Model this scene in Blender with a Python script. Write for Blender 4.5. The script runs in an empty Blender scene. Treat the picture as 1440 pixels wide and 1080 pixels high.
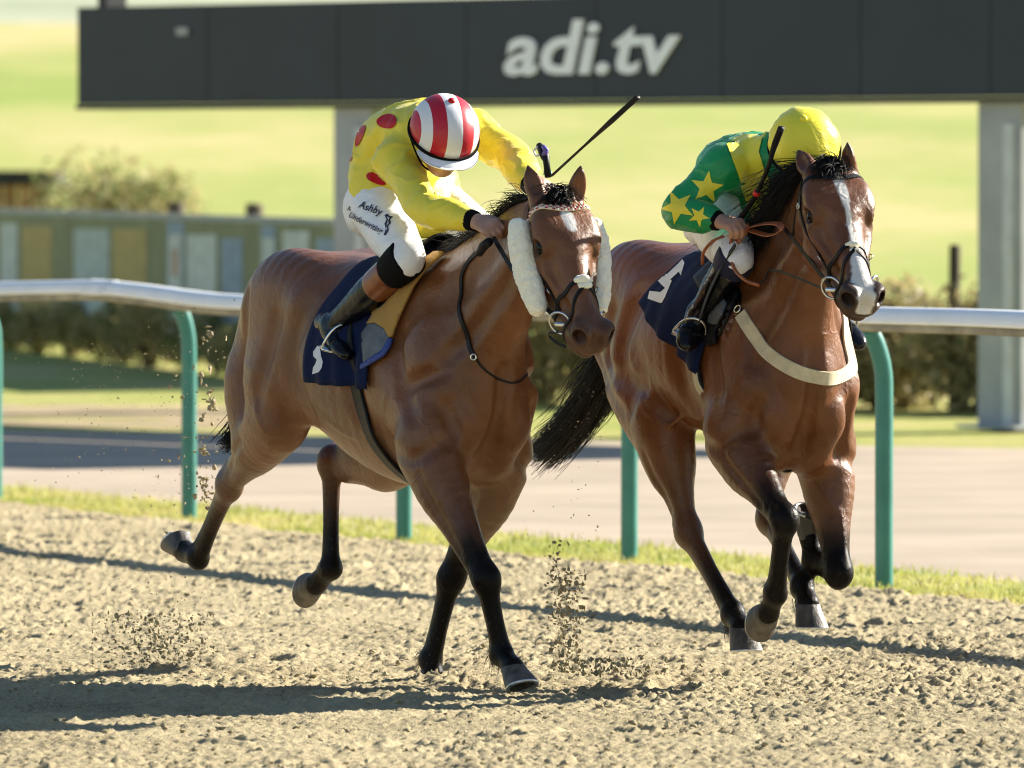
import bpy, bmesh, math, random, os
import numpy as np
from mathutils import Vector, Matrix
from mathutils.bvhtree import BVHTree

# ------------------------------------------------------------------ camera, sky, sun, exposure
SC = bpy.context.scene
COL = SC.collection
FPX, CAM_H = 12000.0, 1.8                      # focal length in photo pixels (1440 wide), eye height
PITCH = math.atan(305.0 / FPX)                 # horizon lies at photo row 235
cam_data = bpy.data.cameras.new('camera')
cam_data.sensor_width = 36.0
cam_data.lens = 300.0
cam_data.clip_start = 0.5
cam_data.clip_end = 3000.0
cam_data.dof.use_dof = True
cam_data.dof.focus_distance = 29.3
cam_data.dof.aperture_fstop = 5.6
cam = bpy.data.objects.new('camera', cam_data)
COL.objects.link(cam)
cam.location = (0, 0, CAM_H)
cam.rotation_euler = (math.pi / 2 - PITCH, 0, 0)
SC.camera = cam

SUN_SHIFT = (-1.80, -0.98)                     # shadow offset per metre of height
sun_az = math.atan2(-SUN_SHIFT[0], -SUN_SHIFT[1])   # clockwise from +Y
sun_el = math.atan(1.0 / math.hypot(*SUN_SHIFT))
world = bpy.data.worlds.new('World')
SC.world = world
world.use_nodes = True
wn = world.node_tree.nodes
sky = wn.new('ShaderNodeTexSky')
sky.sky_type = 'NISHITA'
sky.sun_disc = False
sky.sun_elevation = sun_el
sky.sun_rotation = sun_az
sky.air_density = 1.2
sky.dust_density = 0.35
sky.ozone_density = 3.0
bg = wn['Background']
bg.inputs['Strength'].default_value = 0.052
world.node_tree.links.new(sky.outputs[0], bg.inputs['Color'])
sun_data = bpy.data.lights.new('sun', 'SUN')
sun_data.energy = 5.0
sun_data.angle = math.radians(0.55)
sun_data.color = (1.0, 0.93, 0.80)
sun = bpy.data.objects.new('sun', sun_data)
COL.objects.link(sun)
sun.rotation_euler = Vector((SUN_SHIFT[0], SUN_SHIFT[1], -1.0)).to_track_quat('-Z', 'Y').to_euler()
SC.view_settings.view_transform = 'Standard'
SC.view_settings.look = 'None'
SC.view_settings.exposure = 1.48
SC.view_settings.gamma = 1.0
SC.view_settings.use_curve_mapping = False
SC.render.engine = 'CYCLES'
SC.cycles.use_denoising = True
SC.cycles.max_bounces = 6
SC.cycles.filter_width = 1.1

RNG = np.random.default_rng(7)
random.seed(7)

# ------------------------------------------------------------------ pixels to points
V3 = lambda *a: np.array(a, float)
_fw = V3(0, math.cos(PITCH), -math.sin(PITCH))
_up = V3(0, math.sin(PITCH), math.cos(PITCH))
CAMP = V3(0, 0, CAM_H)

def ray(px, py):
    return _fw + V3(1, 0, 0) * ((px - 720) / FPX) + _up * ((540 - py) / FPX)

def on_ground(px, py, z=0.0):
    d = ray(px, py)
    return CAMP + d * ((z - CAM_H) / d[2])

def at_depth(px, py, Y):
    d = ray(px, py)
    return CAMP + d * (Y / d[1])

def proj(p):
    q = np.asarray(p, float) - CAMP
    w = q @ _fw
    return 720 + FPX * q[..., 0] / w, 540 - FPX * (q @ _up) / w

class Frame:
    """Horse-local frame: x forward, y to the horse's left, z up."""
    def __init__(s, o, phi):
        p = math.radians(phi)
        s.o = V3(o[0], o[1], 0)
        s.h = V3(math.sin(p), -math.cos(p), 0)
        s.l = V3(math.cos(p), math.sin(p), 0)
        s.R = np.stack([s.h, s.l, V3(0, 0, 1)], 1)     # local to world columns
    def P(s, px, py, y):
        d = ray(px, py)
        t = ((s.o + s.l * y - CAMP) @ s.l) / (d @ s.l)
        return s.loc(CAMP + d * t)
    def loc(s, w):
        return (np.asarray(w, float) - s.o) @ s.R
    def wor(s, q):
        return np.asarray(q, float) @ s.R.T + s.o
    def cam(s):
        return s.loc(CAMP)
    def rayl(s, px, py):
        return ray(px, py) @ s.R
    def matrix(s):
        m = Matrix.Identity(4)
        for i in range(3):
            for j in range(3):
                m[i][j] = s.R[i, j]
            m[i][3] = s.o[i]
        return m

# ------------------------------------------------------------------ object helpers
def tag(o, label=None, cat=None, group=None, kind=None):
    if label: o['label'] = label
    if cat: o['category'] = cat
    if group: o['group'] = group
    if kind: o['kind'] = kind
    return o

def empty(name, label=None, cat=None, group=None, loc=(0, 0, 0), matrix=None):
    o = bpy.data.objects.new(name, None)
    COL.objects.link(o)
    o.empty_display_size = 0.1
    if matrix is not None: o.matrix_world = matrix
    else: o.location = loc
    return tag(o, label, cat, group)

def mesh_obj(name, verts, faces, mat=None, parent=None, smooth=True):
    me = bpy.data.meshes.new(name)
    me.from_pydata([tuple(map(float, v)) for v in verts] if not isinstance(verts, np.ndarray) else verts.tolist(), [],
                   faces if not isinstance(faces, np.ndarray) else faces.tolist())
    me.update()
    if smooth:
        me.polygons.foreach_set('use_smooth', np.ones(len(me.polygons), bool))
    if mat is not None: me.materials.append(mat)
    o = bpy.data.objects.new(name, me)
    COL.objects.link(o)
    if parent is not None: o.parent = parent
    return o

class MB:
    """Collects shapes into one mesh."""
    def __init__(s):
        s.v = []; s.f = []
    def add(s, verts, faces):
        n = len(s.v)
        s.v.extend([tuple(map(float, v)) for v in verts])
        s.f.extend([tuple(int(i) + n for i in f) for f in faces])
        return s
    def box(s, c, h, R=None):
        c = V3(*c); h = V3(*h)
        pts = []
        for sx in (-1, 1):
            for sy in (-1, 1):
                for sz in (-1, 1):
                    d = V3(sx, sy, sz) * h
                    if R is not None: d = R @ d
                    pts.append(c + d)
        return s.add(pts, [(0, 1, 3, 2), (4, 6, 7, 5), (0, 4, 5, 1), (2, 3, 7, 6), (0, 2, 6, 4), (1, 5, 7, 3)])
    def tube(s, pts, r, n=8, cap=True, squash=None):
        pts = np.asarray(pts, float)
        r = np.broadcast_to(np.asarray(r, float), (len(pts),))
        t = np.gradient(pts, axis=0)
        t /= np.linalg.norm(t, axis=1, keepdims=True) + 1e-12
        ref = V3(0, 0, 1) if abs(t[0][2]) < 0.9 else V3(1, 0, 0)
        rings = []
        u = np.cross(t[0], ref); u /= np.linalg.norm(u)
        for i in range(len(pts)):
            u = u - t[i] * (u @ t[i]); u /= np.linalg.norm(u) + 1e-12
            w = np.cross(t[i], u)
            k = 1.0 if squash is None else squash
            rings.append([pts[i] + r[i] * (math.cos(a) * u + k * math.sin(a) * w) for a in np.arange(n) * 2 * math.pi / n])
        base = len(s.v)
        for rg in rings: s.v.extend([tuple(q) for q in rg])
        for i in range(len(pts) - 1):
            for j in range(n):
                a = base + i * n + j; b = base + i * n + (j + 1) % n
                s.f.append((a, b, b + n, a + n))
        if cap:
            s.f.append(tuple(base + j for j in range(n))[::-1])
            s.f.append(tuple(base + (len(pts) - 1) * n + j for j in range(n)))
        return s
    def lathe(s, prof, n=16, R=None, o=(0, 0, 0)):
        base = len(s.v); o = V3(*o)
        for r, z in prof:
            for j in range(n):
                a = 2 * math.pi * j / n
                p = V3(r * math.cos(a), r * math.sin(a), z)
                if R is not None: p = R @ p
                s.v.append(tuple(p + o))
        for i in range(len(prof) - 1):
            for j in range(n):
                a = base + i * n + j; b = base + i * n + (j + 1) % n
                s.f.append((a, b, b + n, a + n))
        s.f.append(tuple(base + j for j in range(n))[::-1])
        s.f.append(tuple(base + (len(prof) - 1) * n + j for j in range(n)))
        return s
    def build(s, name, mat, parent=None, smooth=True, auto=None):
        o = mesh_obj(name, s.v, s.f, mat, parent, smooth)
        if auto is not None:
            o.data.set_sharp_from_angle(angle=math.radians(auto))
        return o

def spline(pts, n):
    """Catmull-Rom through pts (any dimension), n samples per span."""
    p = np.asarray(pts, float)
    q = np.vstack([2 * p[0] - p[1], p, 2 * p[-1] - p[-2]])
    out = []
    for i in range(1, len(q) - 2):
        for k in range(n):
            t = k / n
            out.append(0.5 * ((2 * q[i]) + (-q[i - 1] + q[i + 1]) * t + (2 * q[i - 1] - 5 * q[i] + 4 * q[i + 1] - q[i + 2]) * t * t
                              + (-q[i - 1] + 3 * q[i] - 3 * q[i + 1] + q[i + 2]) * t ** 3))
    out.append(p[-1])
    return np.array(out)

def unit(v):
    v = np.asarray(v, float)
    return v / (np.linalg.norm(v) + 1e-12)

def sstep(a, b, x):
    t = np.clip((x - a) / (b - a), 0, 1)
    return t * t * (3 - 2 * t)

# ------------------------------------------------------------------ numpy noise
def vnoise(P, freq, seed=0):
    """3-D value noise in -1..1 at points P (n,3)."""
    P = np.asarray(P, np.float32) * np.asarray(freq, np.float32)
    tab = np.random.default_rng(seed).random(4096).astype(np.float32) * 2 - 1
    i = np.floor(P).astype(np.int64)
    f = (P - i).astype(np.float32)
    f = f * f * (3 - 2 * f)
    def hsh(a, b, c):
        return tab[((a * 73856093) ^ (b * 19349663) ^ (c * 83492791)) & 4095]
    x, y, z = i[:, 0], i[:, 1], i[:, 2]
    u, v, w = f[:, 0], f[:, 1], f[:, 2]
    def lx(b, c): return hsh(x, b, c) * (1 - u) + hsh(x + 1, b, c) * u
    a0 = lx(y, z) * (1 - v) + lx(y + 1, z) * v
    a1 = lx(y, z + 1) * (1 - v) + lx(y + 1, z + 1) * v
    return a0 * (1 - w) + a1 * w

def fbm(P, freq, octs=4, seed=0, gain=0.5):
    s = 0; a = 1.0; tot = 0; fr = np.asarray(freq, float)
    for k in range(octs):
        s = s + a * vnoise(np.asarray(P) + 13.7 * k, fr, seed + k); tot += a
        a *= gain; fr = fr * 2.03
    return s / tot

# ------------------------------------------------------------------ signed distance modelling
class Field:
    def __init__(s, lo, hi, vox):
        s.lo = np.asarray(lo, np.float32); s.vox = vox
        s.n = np.ceil((np.asarray(hi) - np.asarray(lo)) / vox).astype(int) + 1
        s.d = np.full(s.n, 0.5, np.float32)
    def _sub(s, lo, hi, pad):
        a = np.maximum(np.floor((np.asarray(lo) - pad - s.lo) / s.vox).astype(int), 0)
        b = np.minimum(np.ceil((np.asarray(hi) + pad - s.lo) / s.vox).astype(int) + 1, s.n)
        if np.any(b <= a): return None
        sl = tuple(slice(i, j) for i, j in zip(a, b))
        ax = [(np.arange(i, j) * s.vox + l).astype(np.float32) for i, j, l in zip(a, b, s.lo)]
        return sl, ax
    def _mix(s, sl, d, k, op):
        o = s.d[sl]
        if op == 'sub':
            d = -d
            h = np.maximum(k - np.abs(o - d), 0)
            s.d[sl] = np.maximum(o, d) + h * h / (4 * k)
        else:
            h = np.maximum(k - np.abs(o - d), 0)
            s.d[sl] = np.minimum(o, d) - h * h / (4 * k)
    def ell(s, c, r, R=None, k=0.04, op='add'):
        """Ellipsoid, R columns are its axes."""
        c = np.asarray(c, np.float32); r = np.asarray(r, np.float32)
        ext = r if R is None else np.sqrt(((np.asarray(R) * r) ** 2).sum(1))
        q = s._sub(c - ext, c + ext, k + 2 * s.vox)
        if q is None: return s
        sl, (X, Y, Z) = q
        X = X[:, None, None] - c[0]; Y = Y[None, :, None] - c[1]; Z = Z[None, None, :] - c[2]
        if R is not None:
            R = np.asarray(R, np.float32)
            X, Y, Z = (X * R[0, i] + Y * R[1, i] + Z * R[2, i] for i in range(3))
        k0 = np.sqrt((X / r[0]) ** 2 + (Y / r[1]) ** 2 + (Z / r[2]) ** 2)
        k1 = np.sqrt((X / r[0] ** 2) ** 2 + (Y / r[1] ** 2) ** 2 + (Z / r[2] ** 2) ** 2) + 1e-6
        s._mix(sl, k0 * (k0 - 1) / k1, k, op)
        return s
    def sweep(s, nodes, side=(0, 1, 0), k=0.04, sub=4, op='add'):
        """nodes: (x, y, z, ra, rb); ra along 'side', rb across it."""
        nd = np.asarray(nodes, float)
        if sub > 1: nd = spline(nd, sub)
        nd[:, 3:] = np.maximum(nd[:, 3:], 0.002)
        rm = nd[:, 3:].max()
        q = s._sub(nd[:, :3].min(0) - rm, nd[:, :3].max(0) + rm, k + 2 * s.vox)
        if q is None: return s
        sl, (AX, AY, AZ) = q
        best = np.full((len(AX), len(AY), len(AZ)), 9.0, np.float32)
        side = unit(side)
        for a, b in zip(nd[:-1], nd[1:]):
            pad = max(a[3:].max(), b[3:].max()) + k + 3 * s.vox
            lo = np.minimum(a[:3], b[:3]) - pad; hi = np.maximum(a[:3], b[:3]) + pad
            ix = [slice(*np.searchsorted(A, (lo[i], hi[i]))) for i, A in enumerate((AX, AY, AZ))]
            if any(i.stop <= i.start for i in ix): continue
            X = AX[ix[0]][:, None, None] - np.float32(a[0]); Y = AY[ix[1]][None, :, None] - np.float32(a[1]); Z = AZ[ix[2]][None, None, :] - np.float32(a[2])
            ab = b[:3] - a[:3]; L = np.linalg.norm(ab)
            w = ab / L
            u = unit(side - w * (side @ w)); v = np.cross(w, u)
            u, v, w = (np.asarray(e, np.float32) for e in (u, v, w))
            pw = X * w[0] + Y * w[1] + Z * w[2]
            t = np.clip(pw / np.float32(L), 0, 1)
            qw = pw - t * np.float32(L)
            qu = X * u[0] + Y * u[1] + Z * u[2]
            qv = X * v[0] + Y * v[1] + Z * v[2]
            ra = np.float32(a[3]) + t * np.float32(b[3] - a[3]); rb = np.float32(a[4]) + t * np.float32(b[4] - a[4])
            rw = np.minimum(ra, rb)
            k0 = np.sqrt((qu / ra) ** 2 + (qv / rb) ** 2 + (qw / rw) ** 2)
            k1 = np.sqrt((qu / ra ** 2) ** 2 + (qv / rb ** 2) ** 2 + (qw / rw ** 2) ** 2) + 1e-6
            d = np.where(k0 < 0.05, -rw, k0 * (k0 - 1) / k1)
            best[tuple(ix)] = np.minimum(best[tuple(ix)], d)
        s._mix(sl, best, k, op)
        return s
    def limb(s, pts, k=0.03, sub=4):
        """Round sweep: (x, y, z, r)."""
        p = np.asarray(pts, float)
        return s.sweep(np.hstack([p, p[:, 3:4]]), (0.31, 0.9, 0.29), k, sub)
    def cut(s, p, nrm, k=0.005):
        """Remove the half space on the side nrm points to."""
        nrm = unit(nrm)
        ax = [(np.arange(n) * s.vox + l).astype(np.float32) for n, l in zip(s.n, s.lo)]
        d = -((ax[0][:, None, None] - p[0]) * nrm[0] + (ax[1][None, :, None] - p[1]) * nrm[1] + (ax[2][None, None, :] - p[2]) * nrm[2])
        s._mix((slice(None),) * 3, d.astype(np.float32), k, 'sub')
        return s
    def at(s, P):
        g = (np.asarray(P, np.float32) - s.lo) / s.vox
        i = np.clip(np.floor(g).astype(int), 0, s.n - 2); f = np.clip(g - i, 0, 1)
        o = 0
        for a in (0, 1):
            for b in (0, 1):
                for c in (0, 1):
                    wgt = (f[:, 0] if a else 1 - f[:, 0]) * (f[:, 1] if b else 1 - f[:, 1]) * (f[:, 2] if c else 1 - f[:, 2])
                    o = o + wgt * s.d[i[:, 0] + a, i[:, 1] + b, i[:, 2] + c]
        return o
    def grad(s, P):
        h = s.vox
        return np.stack([s.at(P + V3(*(h * (i == j) for j in range(3)))) - s.at(P - V3(*(h * (i == j) for j in range(3)))) for i in range(3)], 1) / (2 * h)
    def snap(s, P, it=5):
        P = np.array(P, float)
        for _ in range(it):
            g = s.grad(P); g /= np.maximum(np.linalg.norm(g, axis=1, keepdims=True), .2)
            P = P - g * np.clip(s.at(P), -.05, .05)[:, None]
        g = s.grad(P)
        return P, g / (np.linalg.norm(g, axis=1, keepdims=True) + 1e-9)
    def _onsurf(s, pts):
        P, n = s.snap(spline(pts, 5))
        ok = np.abs(s.at(P)) < .004
        return P[ok], n[ok]
    def groove(s, pts, r=.025, depth=.01, k=.03):
        P, n = s._onsurf(pts)
        if len(P) < 4: return s
        t = np.sin(np.linspace(.08, .92, len(P)) * math.pi) ** .7
        c = P + n * (r - depth * t)[:, None]
        return s.sweep(np.hstack([c, np.full((len(c), 2), r)]), (.2, .3, .9), k, 1, 'sub')
    def ridge(s, pts, r=.02, height=.006, k=.03):
        P, n = s._onsurf(pts)
        if len(P) < 4: return s
        t = np.sin(np.linspace(.08, .92, len(P)) * math.pi) ** .7
        c = P - n * (r - height * t)[:, None]
        return s.sweep(np.hstack([c, np.full((len(c), 2), r)]), (.2, .3, .9), k, 1)
    def mesh(s, smooth=2):
        d = s.d
        neg = d < 0
        c = sum(neg[i:d.shape[0] - 1 + i, j:d.shape[1] - 1 + j, k:d.shape[2] - 1 + k].astype(np.int8)
                for i in (0, 1) for j in (0, 1) for k in (0, 1))
        act = (c > 0) & (c < 8)
        idx = np.argwhere(act)
        vid = np.full(act.shape, -1, np.int64)
        vid[act] = np.arange(len(idx))
        cor = {(i, j, k): d[idx[:, 0] + i, idx[:, 1] + j, idx[:, 2] + k] for i in (0, 1) for j in (0, 1) for k in (0, 1)}
        acc = np.zeros((len(idx), 3)); cnt = np.zeros(len(idx))
        for a in cor:
            for ax in range(3):
                if a[ax] == 0:
                    b = list(a); b[ax] = 1; b = tuple(b)
                    va, vb = cor[a], cor[b]
                    m = (va < 0) != (vb < 0)
                    t = np.where(m, va / np.where(m, va - vb, 1), 0)
                    p = np.tile(np.array(a, float), (len(idx), 1)); p[:, ax] = t
                    acc += p * m[:, None]; cnt += m
        V = (idx + acc / cnt[:, None]) * s.vox + s.lo
        faces = []
        for ax in range(3):
            o1, o2 = (ax + 1) % 3, (ax + 2) % 3
            sa = [slice(None)] * 3; sb = [slice(None)] * 3
            sa[ax] = slice(0, -1); sb[ax] = slice(1, None)
            ch = neg[tuple(sa)] != neg[tuple(sb)]
            e = np.argwhere(ch)
            e = e[(e[:, o1] > 0) & (e[:, o2] > 0) & (e[:, o1] < act.shape[o1]) & (e[:, o2] < act.shape[o2])]
            if len(e) == 0: continue
            q = []
            for da, db in ((0, 0), (1, 0), (1, 1), (0, 1)):
                p = e.copy(); p[:, o1] -= da; p[:, o2] -= db
                q.append(vid[p[:, 0], p[:, 1], p[:, 2]])
            q = np.stack(q, 1)
            inside = neg[e[:, 0], e[:, 1], e[:, 2]]
            q = np.where(inside[:, None], q, q[:, ::-1])
            faces.append(q)
        Fc = np.vstack(faces)
        Fc = Fc[(Fc >= 0).all(1)]
        for _ in range(smooth):
            V = laplace(V, Fc, 0.5)
        return V, Fc

def laplace(V, Fc, lam=0.5):
    E = np.vstack([Fc[:, [0, 1]], Fc[:, [1, 2]], Fc[:, [2, 3]], Fc[:, [3, 0]]])
    E = np.vstack([E, E[:, ::-1]])
    n = len(V)
    deg = np.bincount(E[:, 0], minlength=n)
    S = np.stack([np.bincount(E[:, 0], weights=V[E[:, 1], i], minlength=n) for i in range(3)], 1)
    return V + lam * (S / np.maximum(deg, 1)[:, None] - V)

def vnormals(V, Fc):
    n = np.cross(V[Fc[:, 2]] - V[Fc[:, 0]], V[Fc[:, 3]] - V[Fc[:, 1]])
    out = np.stack([np.bincount(Fc.ravel(), weights=np.repeat(n[:, i], 4), minlength=len(V)) for i in range(3)], 1)
    return out / (np.linalg.norm(out, axis=1, keepdims=True) + 1e-12)

def set_colors(o, cols, name='Col'):
    at = o.data.color_attributes.new(name, 'FLOAT_COLOR', 'POINT')
    c = np.ones((len(o.data.vertices), 4), np.float32)
    c[:, :cols.shape[1]] = cols
    at.data.foreach_set('color', c.ravel())

def bvh_of(V, Fc):
    return BVHTree.FromPolygons(V.tolist(), Fc.tolist())

# ------------------------------------------------------------------ material helpers
MATS = {}
def new_mat(name):
    m = bpy.data.materials.new(name)
    m.use_nodes = True
    return m, m.node_tree.nodes, m.node_tree.links, m.node_tree.nodes['Principled BSDF']

def N(nodes, typ, **kw):
    n = nodes.new('ShaderNode' + typ)
    for k, v in kw.items():
        if k in n.inputs: n.inputs[k].default_value = v
        else: setattr(n, k, v)
    return n

def mat(name, col, rough=0.6, metal=0.0, var=0.12, vscale=8.0, bump=0.0, bscale=60.0, spec=0.5, coat=0.0, sheen=0.0, col2=None, detail=4, stretch=(1, 1, 1), bdist=0.01, trans=0.0):
    """Principled material whose colour wanders with noise and whose surface has a fine relief."""
    if name in MATS: return MATS[name]
    m, nd, lk, b = new_mat(name)
    b.inputs['Roughness'].default_value = rough
    b.inputs['Metallic'].default_value = metal
    b.inputs['Specular IOR Level'].default_value = spec
    b.inputs['Coat Weight'].default_value = coat
    b.inputs['Sheen Weight'].default_value = sheen
    tc = N(nd, 'TexCoord'); mp = N(nd, 'Mapping')
    mp.inputs['Scale'].default_value = stretch
    lk.new(tc.outputs['Object'], mp.inputs['Vector'])
    nz = N(nd, 'TexNoise', Scale=vscale, Detail=detail)
    lk.new(mp.outputs[0], nz.inputs['Vector'])
    rp = N(nd, 'ValToRGB')
    c = np.array(col); c2 = np.array(col2) if col2 is not None else c * (1 + 2 * var)
    c1 = c if col2 is not None else c * (1 - var)
    rp.color_ramp.elements[0].color = (*c1, 1); rp.color_ramp.elements[1].color = (*c2, 1)
    rp.color_ramp.elements[0].position = 0.35; rp.color_ramp.elements[1].position = 0.68
    lk.new(nz.outputs['Fac'], rp.inputs['Fac']); lk.new(rp.outputs['Color'], b.inputs['Base Color'])
    if bump:
        n2 = N(nd, 'TexNoise', Scale=bscale, Detail=5)
        lk.new(mp.outputs[0], n2.inputs['Vector'])
        bp = N(nd, 'Bump', Strength=bump, Distance=bdist)
        lk.new(n2.outputs['Fac'], bp.inputs['Height']); lk.new(bp.outputs[0], b.inputs['Normal'])
    if trans:
        b.inputs['Transmission Weight'].default_value = trans
    MATS[name] = m
    return m
# ------------------------------------------------------------------ horses
VOX = float(os.environ.get('VOX', 0.0065))
FA = Frame((-.178, 29.4), 26)
FB = Frame((1.025 - .33 * math.sin(math.radians(18.5)), 29.0 + .33 * math.cos(math.radians(18.5))), 18.5)

def horse_field(p):
    """p: pose dictionary in horse-local metres. Returns the distance field of the whole animal."""
    J = np.array([q for k_ in ('fore', 'hind') for L in p[k_].values() for n_, q in L.items() if isinstance(q, np.ndarray)] + [p['head']['o'] + p['head']['R'] @ V3(.62, 0, 0)] + [e['tip'] for e in p['head']['ear'].values()] + [(-1.5, 0, 1.2)])
    lo, hi = J.min(0), J.max(0)
    f = Field((lo[0] - .12, -.42, lo[2] - .08), (hi[0] + .12, .42, hi[2] + .06), VOX)
    dz = p.get('dz', 0.0)
    Z = lambda z: z + dz
    # trunk
    tk = p.get('tuck', (0, 0, 0, 0, 0, 0, 0, 0, 0))
    trunk = [(.20, 0, Z(1.03), .13, .20), (.10, 0, Z(1.05), .19, .30), (-.08, 0, Z(1.07), .232, .37), (-.30, 0, Z(1.07), .272, .382),
             (-.52, 0, Z(1.085), .300, .360), (-.74, 0, Z(1.135), .290, .315), (-.95, 0, Z(1.19), .26, .27), (-1.12, 0, Z(1.22), .225, .25), (-1.25, 0, Z(1.22), .16, .20)]
    trunk = [(x, y, z + t / 2, ra, rb - t / 2) for (x, y, z, ra, rb), t in zip(trunk, tk)]
    f.trunk = np.array(trunk)
    f.sweep(trunk, k=.03)
    # withers, back and croup line
    f.sweep([(.06, 0, Z(1.36), .05, .06), (-.12, 0, Z(1.415), .055, .075), (-.34, 0, Z(1.395), .07, .075), (-.6, 0, Z(1.39), .11, .075), (-.85, 0, Z(1.40), .13, .08), (-1.05, 0, Z(1.39), .12, .09)], k=.10)
    # hindquarters
    for s in (1, -1):
        L = p['hind'][s]
        hip, stf, hock = L['hip'], L['stifle'], L['hock']
        f.sweep([(-.76, s * .13, Z(1.33), .11, .09), (-.93, s * .145, Z(1.355), .13, .145), (-1.10, s * .15, Z(1.315), .14, .19), (-1.25, s * .13, Z(1.20), .125, .18)], k=.07)
        f.ell((-.78, s * .215, Z(1.30)), (.06, .04, .05), k=.09)                      # point of hip
        m1 = (hip + stf) / 2
        f.sweep([(*(hip + V3(.02, -s * .02, .03)), .125, .21), (*(m1 + V3(-.02, s * .012, .02)), .122, .205), (*(stf + V3(-.035, -s * .005, .03)), .095, .14)], k=.07)
        f.ell(stf + V3(.02, 0, 0), (.06, .06, .085), k=.07)
        ham = V3(-1.31, s * .11, Z(1.22))
        gk = stf + (hock - stf) * .42
        f.sweep([(-1.20, s * .125, Z(1.28), .125, .13), (*ham, .105, .115), (*((ham + gk) / 2 + V3(-.05, s * .03, .03)), .10, .12), (*(gk + V3(-.015, 0, 0)), .07, .10)], k=.06)
        f.sweep([(*(stf + V3(.0, -s * .03, .06)), .04, .07), (-.66, s * .15, Z(1.02), .06, .10)], k=.08)    # flank fold
    # shoulders, breast
    for s in (1, -1):
        L = p['fore'][s]
        sp, el = L['point'], L['elbow']
        f.sweep([(-.13, s * .085, Z(1.40), .05, .07), (-.04, s * .125, Z(1.24), .062, .115), (.06, s * .140, Z(1.10), .07, .11), (*sp, .065, .085)], k=.05)
        f.sweep([(-.17, s * .15, Z(1.24), .045, .08), (-.17, s * .175, Z(1.08), .075, .12), (*(el + V3(-.02, 0, .10)), .07, .11), (*el, .055, .075)], k=.045)   # triceps
        f.sweep([(*sp, .065, .08), (*((sp + el) / 2 + V3(0, 0, -.01)), .075, .09), (*el, .07, .09)], k=.05)
        f.ell(V3(.180, s * .083, Z(.935)), (.105, .088, .130), k=.014)                 # pectoral
        f.ell(V3(.075, s * .115, Z(1.11)), (.10, .085, .21), k=.09)
        f.ell(V3(.06, s * .075, Z(.80)), (.13, .08, .09), k=.06)
        f.ell(sp + V3(.015, -s * .015, -.01), (.05, .045, .07), k=.06)
    # neck
    nk = np.array(p['neck'], float)
    f.sweep(nk, k=.075, sub=5)
    f.sweep([(nk[0][0] + .10, 0, nk[0][2] - .12, .155, .15), (nk[1][0] + .06, 0, nk[1][2] - .10, .125, .15), (nk[2][0] + .02, 0, nk[2][2] - .08, .10, .12)], k=.06)
    for s in (1, -1):                                                                   # neck muscle in front of the shoulder
        a, b = nk[0], nk[2]
        f.sweep([(a[0] - .02, s * .10, a[2] + .06, .05, .13), (*( (nk[1][:3] + V3(0, s * .055, .02))), .045, .11)], k=.08)
    # legs
    for s in (1, -1):
        L = p['fore'][s]
        E_, K, T, H = L['elbow'], L['knee'], L['fet'], L['cor']
        sd = L.get('side', (0, 1, 0))
        fd = unit(np.cross(sd, K - E_)); fd = fd if fd[0] * 1 + .3 * fd[2] > 0 else -fd
        up1 = E_ + (K - E_) * .25; up2 = E_ + (K - E_) * .55; up3 = E_ + (K - E_) * .84
        f.sweep([(*(E_ + V3(0, 0, .05)), 0.0960, 0.1356), (*(up1 + fd * .008), 0.0881, 0.1130), (*(up2 + fd * .005), 0.0621, 0.0768), (*up3, .0465, .052), (*(K + fd * .004), 0.0455, 0.0490)], sd, k=.05)
        f.ell(K + fd * .008, (.040, .042, .058), _axes(unit(K - E_ + (T - K) * .6), sd), k=.03)
        c1 = K + (T - K) * .2; c2 = K + (T - K) * .55; c3 = K + (T - K) * .84
        cd = unit(np.cross(sd, T - K)); cd = cd if cd @ fd > 0 else -cd
        f.sweep([(*K, .038, .042), (*(c1), 0.0339, 0.0418), (*(c2), 0.0288, 0.0384), (*(c3), 0.0316, 0.0407), (*T, .034, .041)], sd, k=.025)
        f.sweep([(*(K - cd * .040), 0.0147, 0.0169), (*(c1 - cd * .030), 0.0136, 0.0158), (*(c2 - cd * .026), 0.0136, 0.0147), (*(T - cd * .032), 0.0181, 0.0181)], sd, k=.02)   # tendons
        f.ell(T - cd * .022, (.030, .030, .03), k=.03)
        f.sweep([(*T, .036, .040), (*(T + (H - T) * .5), 0.0339, 0.0362), (*H, .039, .042)], sd, k=.02)
        L = p['hind'][s]
        S_, K, T, H = L['stifle'], L['hock'], L['fet'], L['cor']
        sd = L.get('side', (0, 1, 0))
        gd = unit(np.cross(sd, K - S_)); gd = gd if gd[0] + .3 * gd[2] > 0 else -gd
        g1 = S_ + (K - S_) * .2; g2 = S_ + (K - S_) * .5; g3 = S_ + (K - S_) * .82
        f.sweep([(*S_, .085, .11), (*(g1 - gd * .01), 0.0927, 0.1186), (*(g2 - gd * .005), 0.0678, 0.0847), (*(g3 - gd * .004), 0.0407, 0.0565), (*K, .040, .052)], sd, k=.05)
        cd = unit(np.cross(sd, T - K)); cd = cd if cd @ gd > -.2 else -cd
        pt = K - gd * .045 - unit(T - K) * .055                                         # point of hock
        f.sweep([(*(g2 - gd * .055), 0.0249, 0.0249), (*(g3 - gd * .062), 0.0169, 0.0203), (*pt, .022, .024), (*(K - cd * .032), 0.0249, 0.0339)], sd, k=.028)
        f.ell(K + cd * .006, (.043, .052, .065), _axes(unit(unit(K - S_) + unit(T - K)), sd), k=.03)
        c1 = K + (T - K) * .2; c2 = K + (T - K) * .55; c3 = K + (T - K) * .86
        f.sweep([(*K, .036, .048), (*c1, .030, .042), (*c2, .026, .034), (*c3, .029, .037), (*T, .035, .042)], sd, k=.025)
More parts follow.
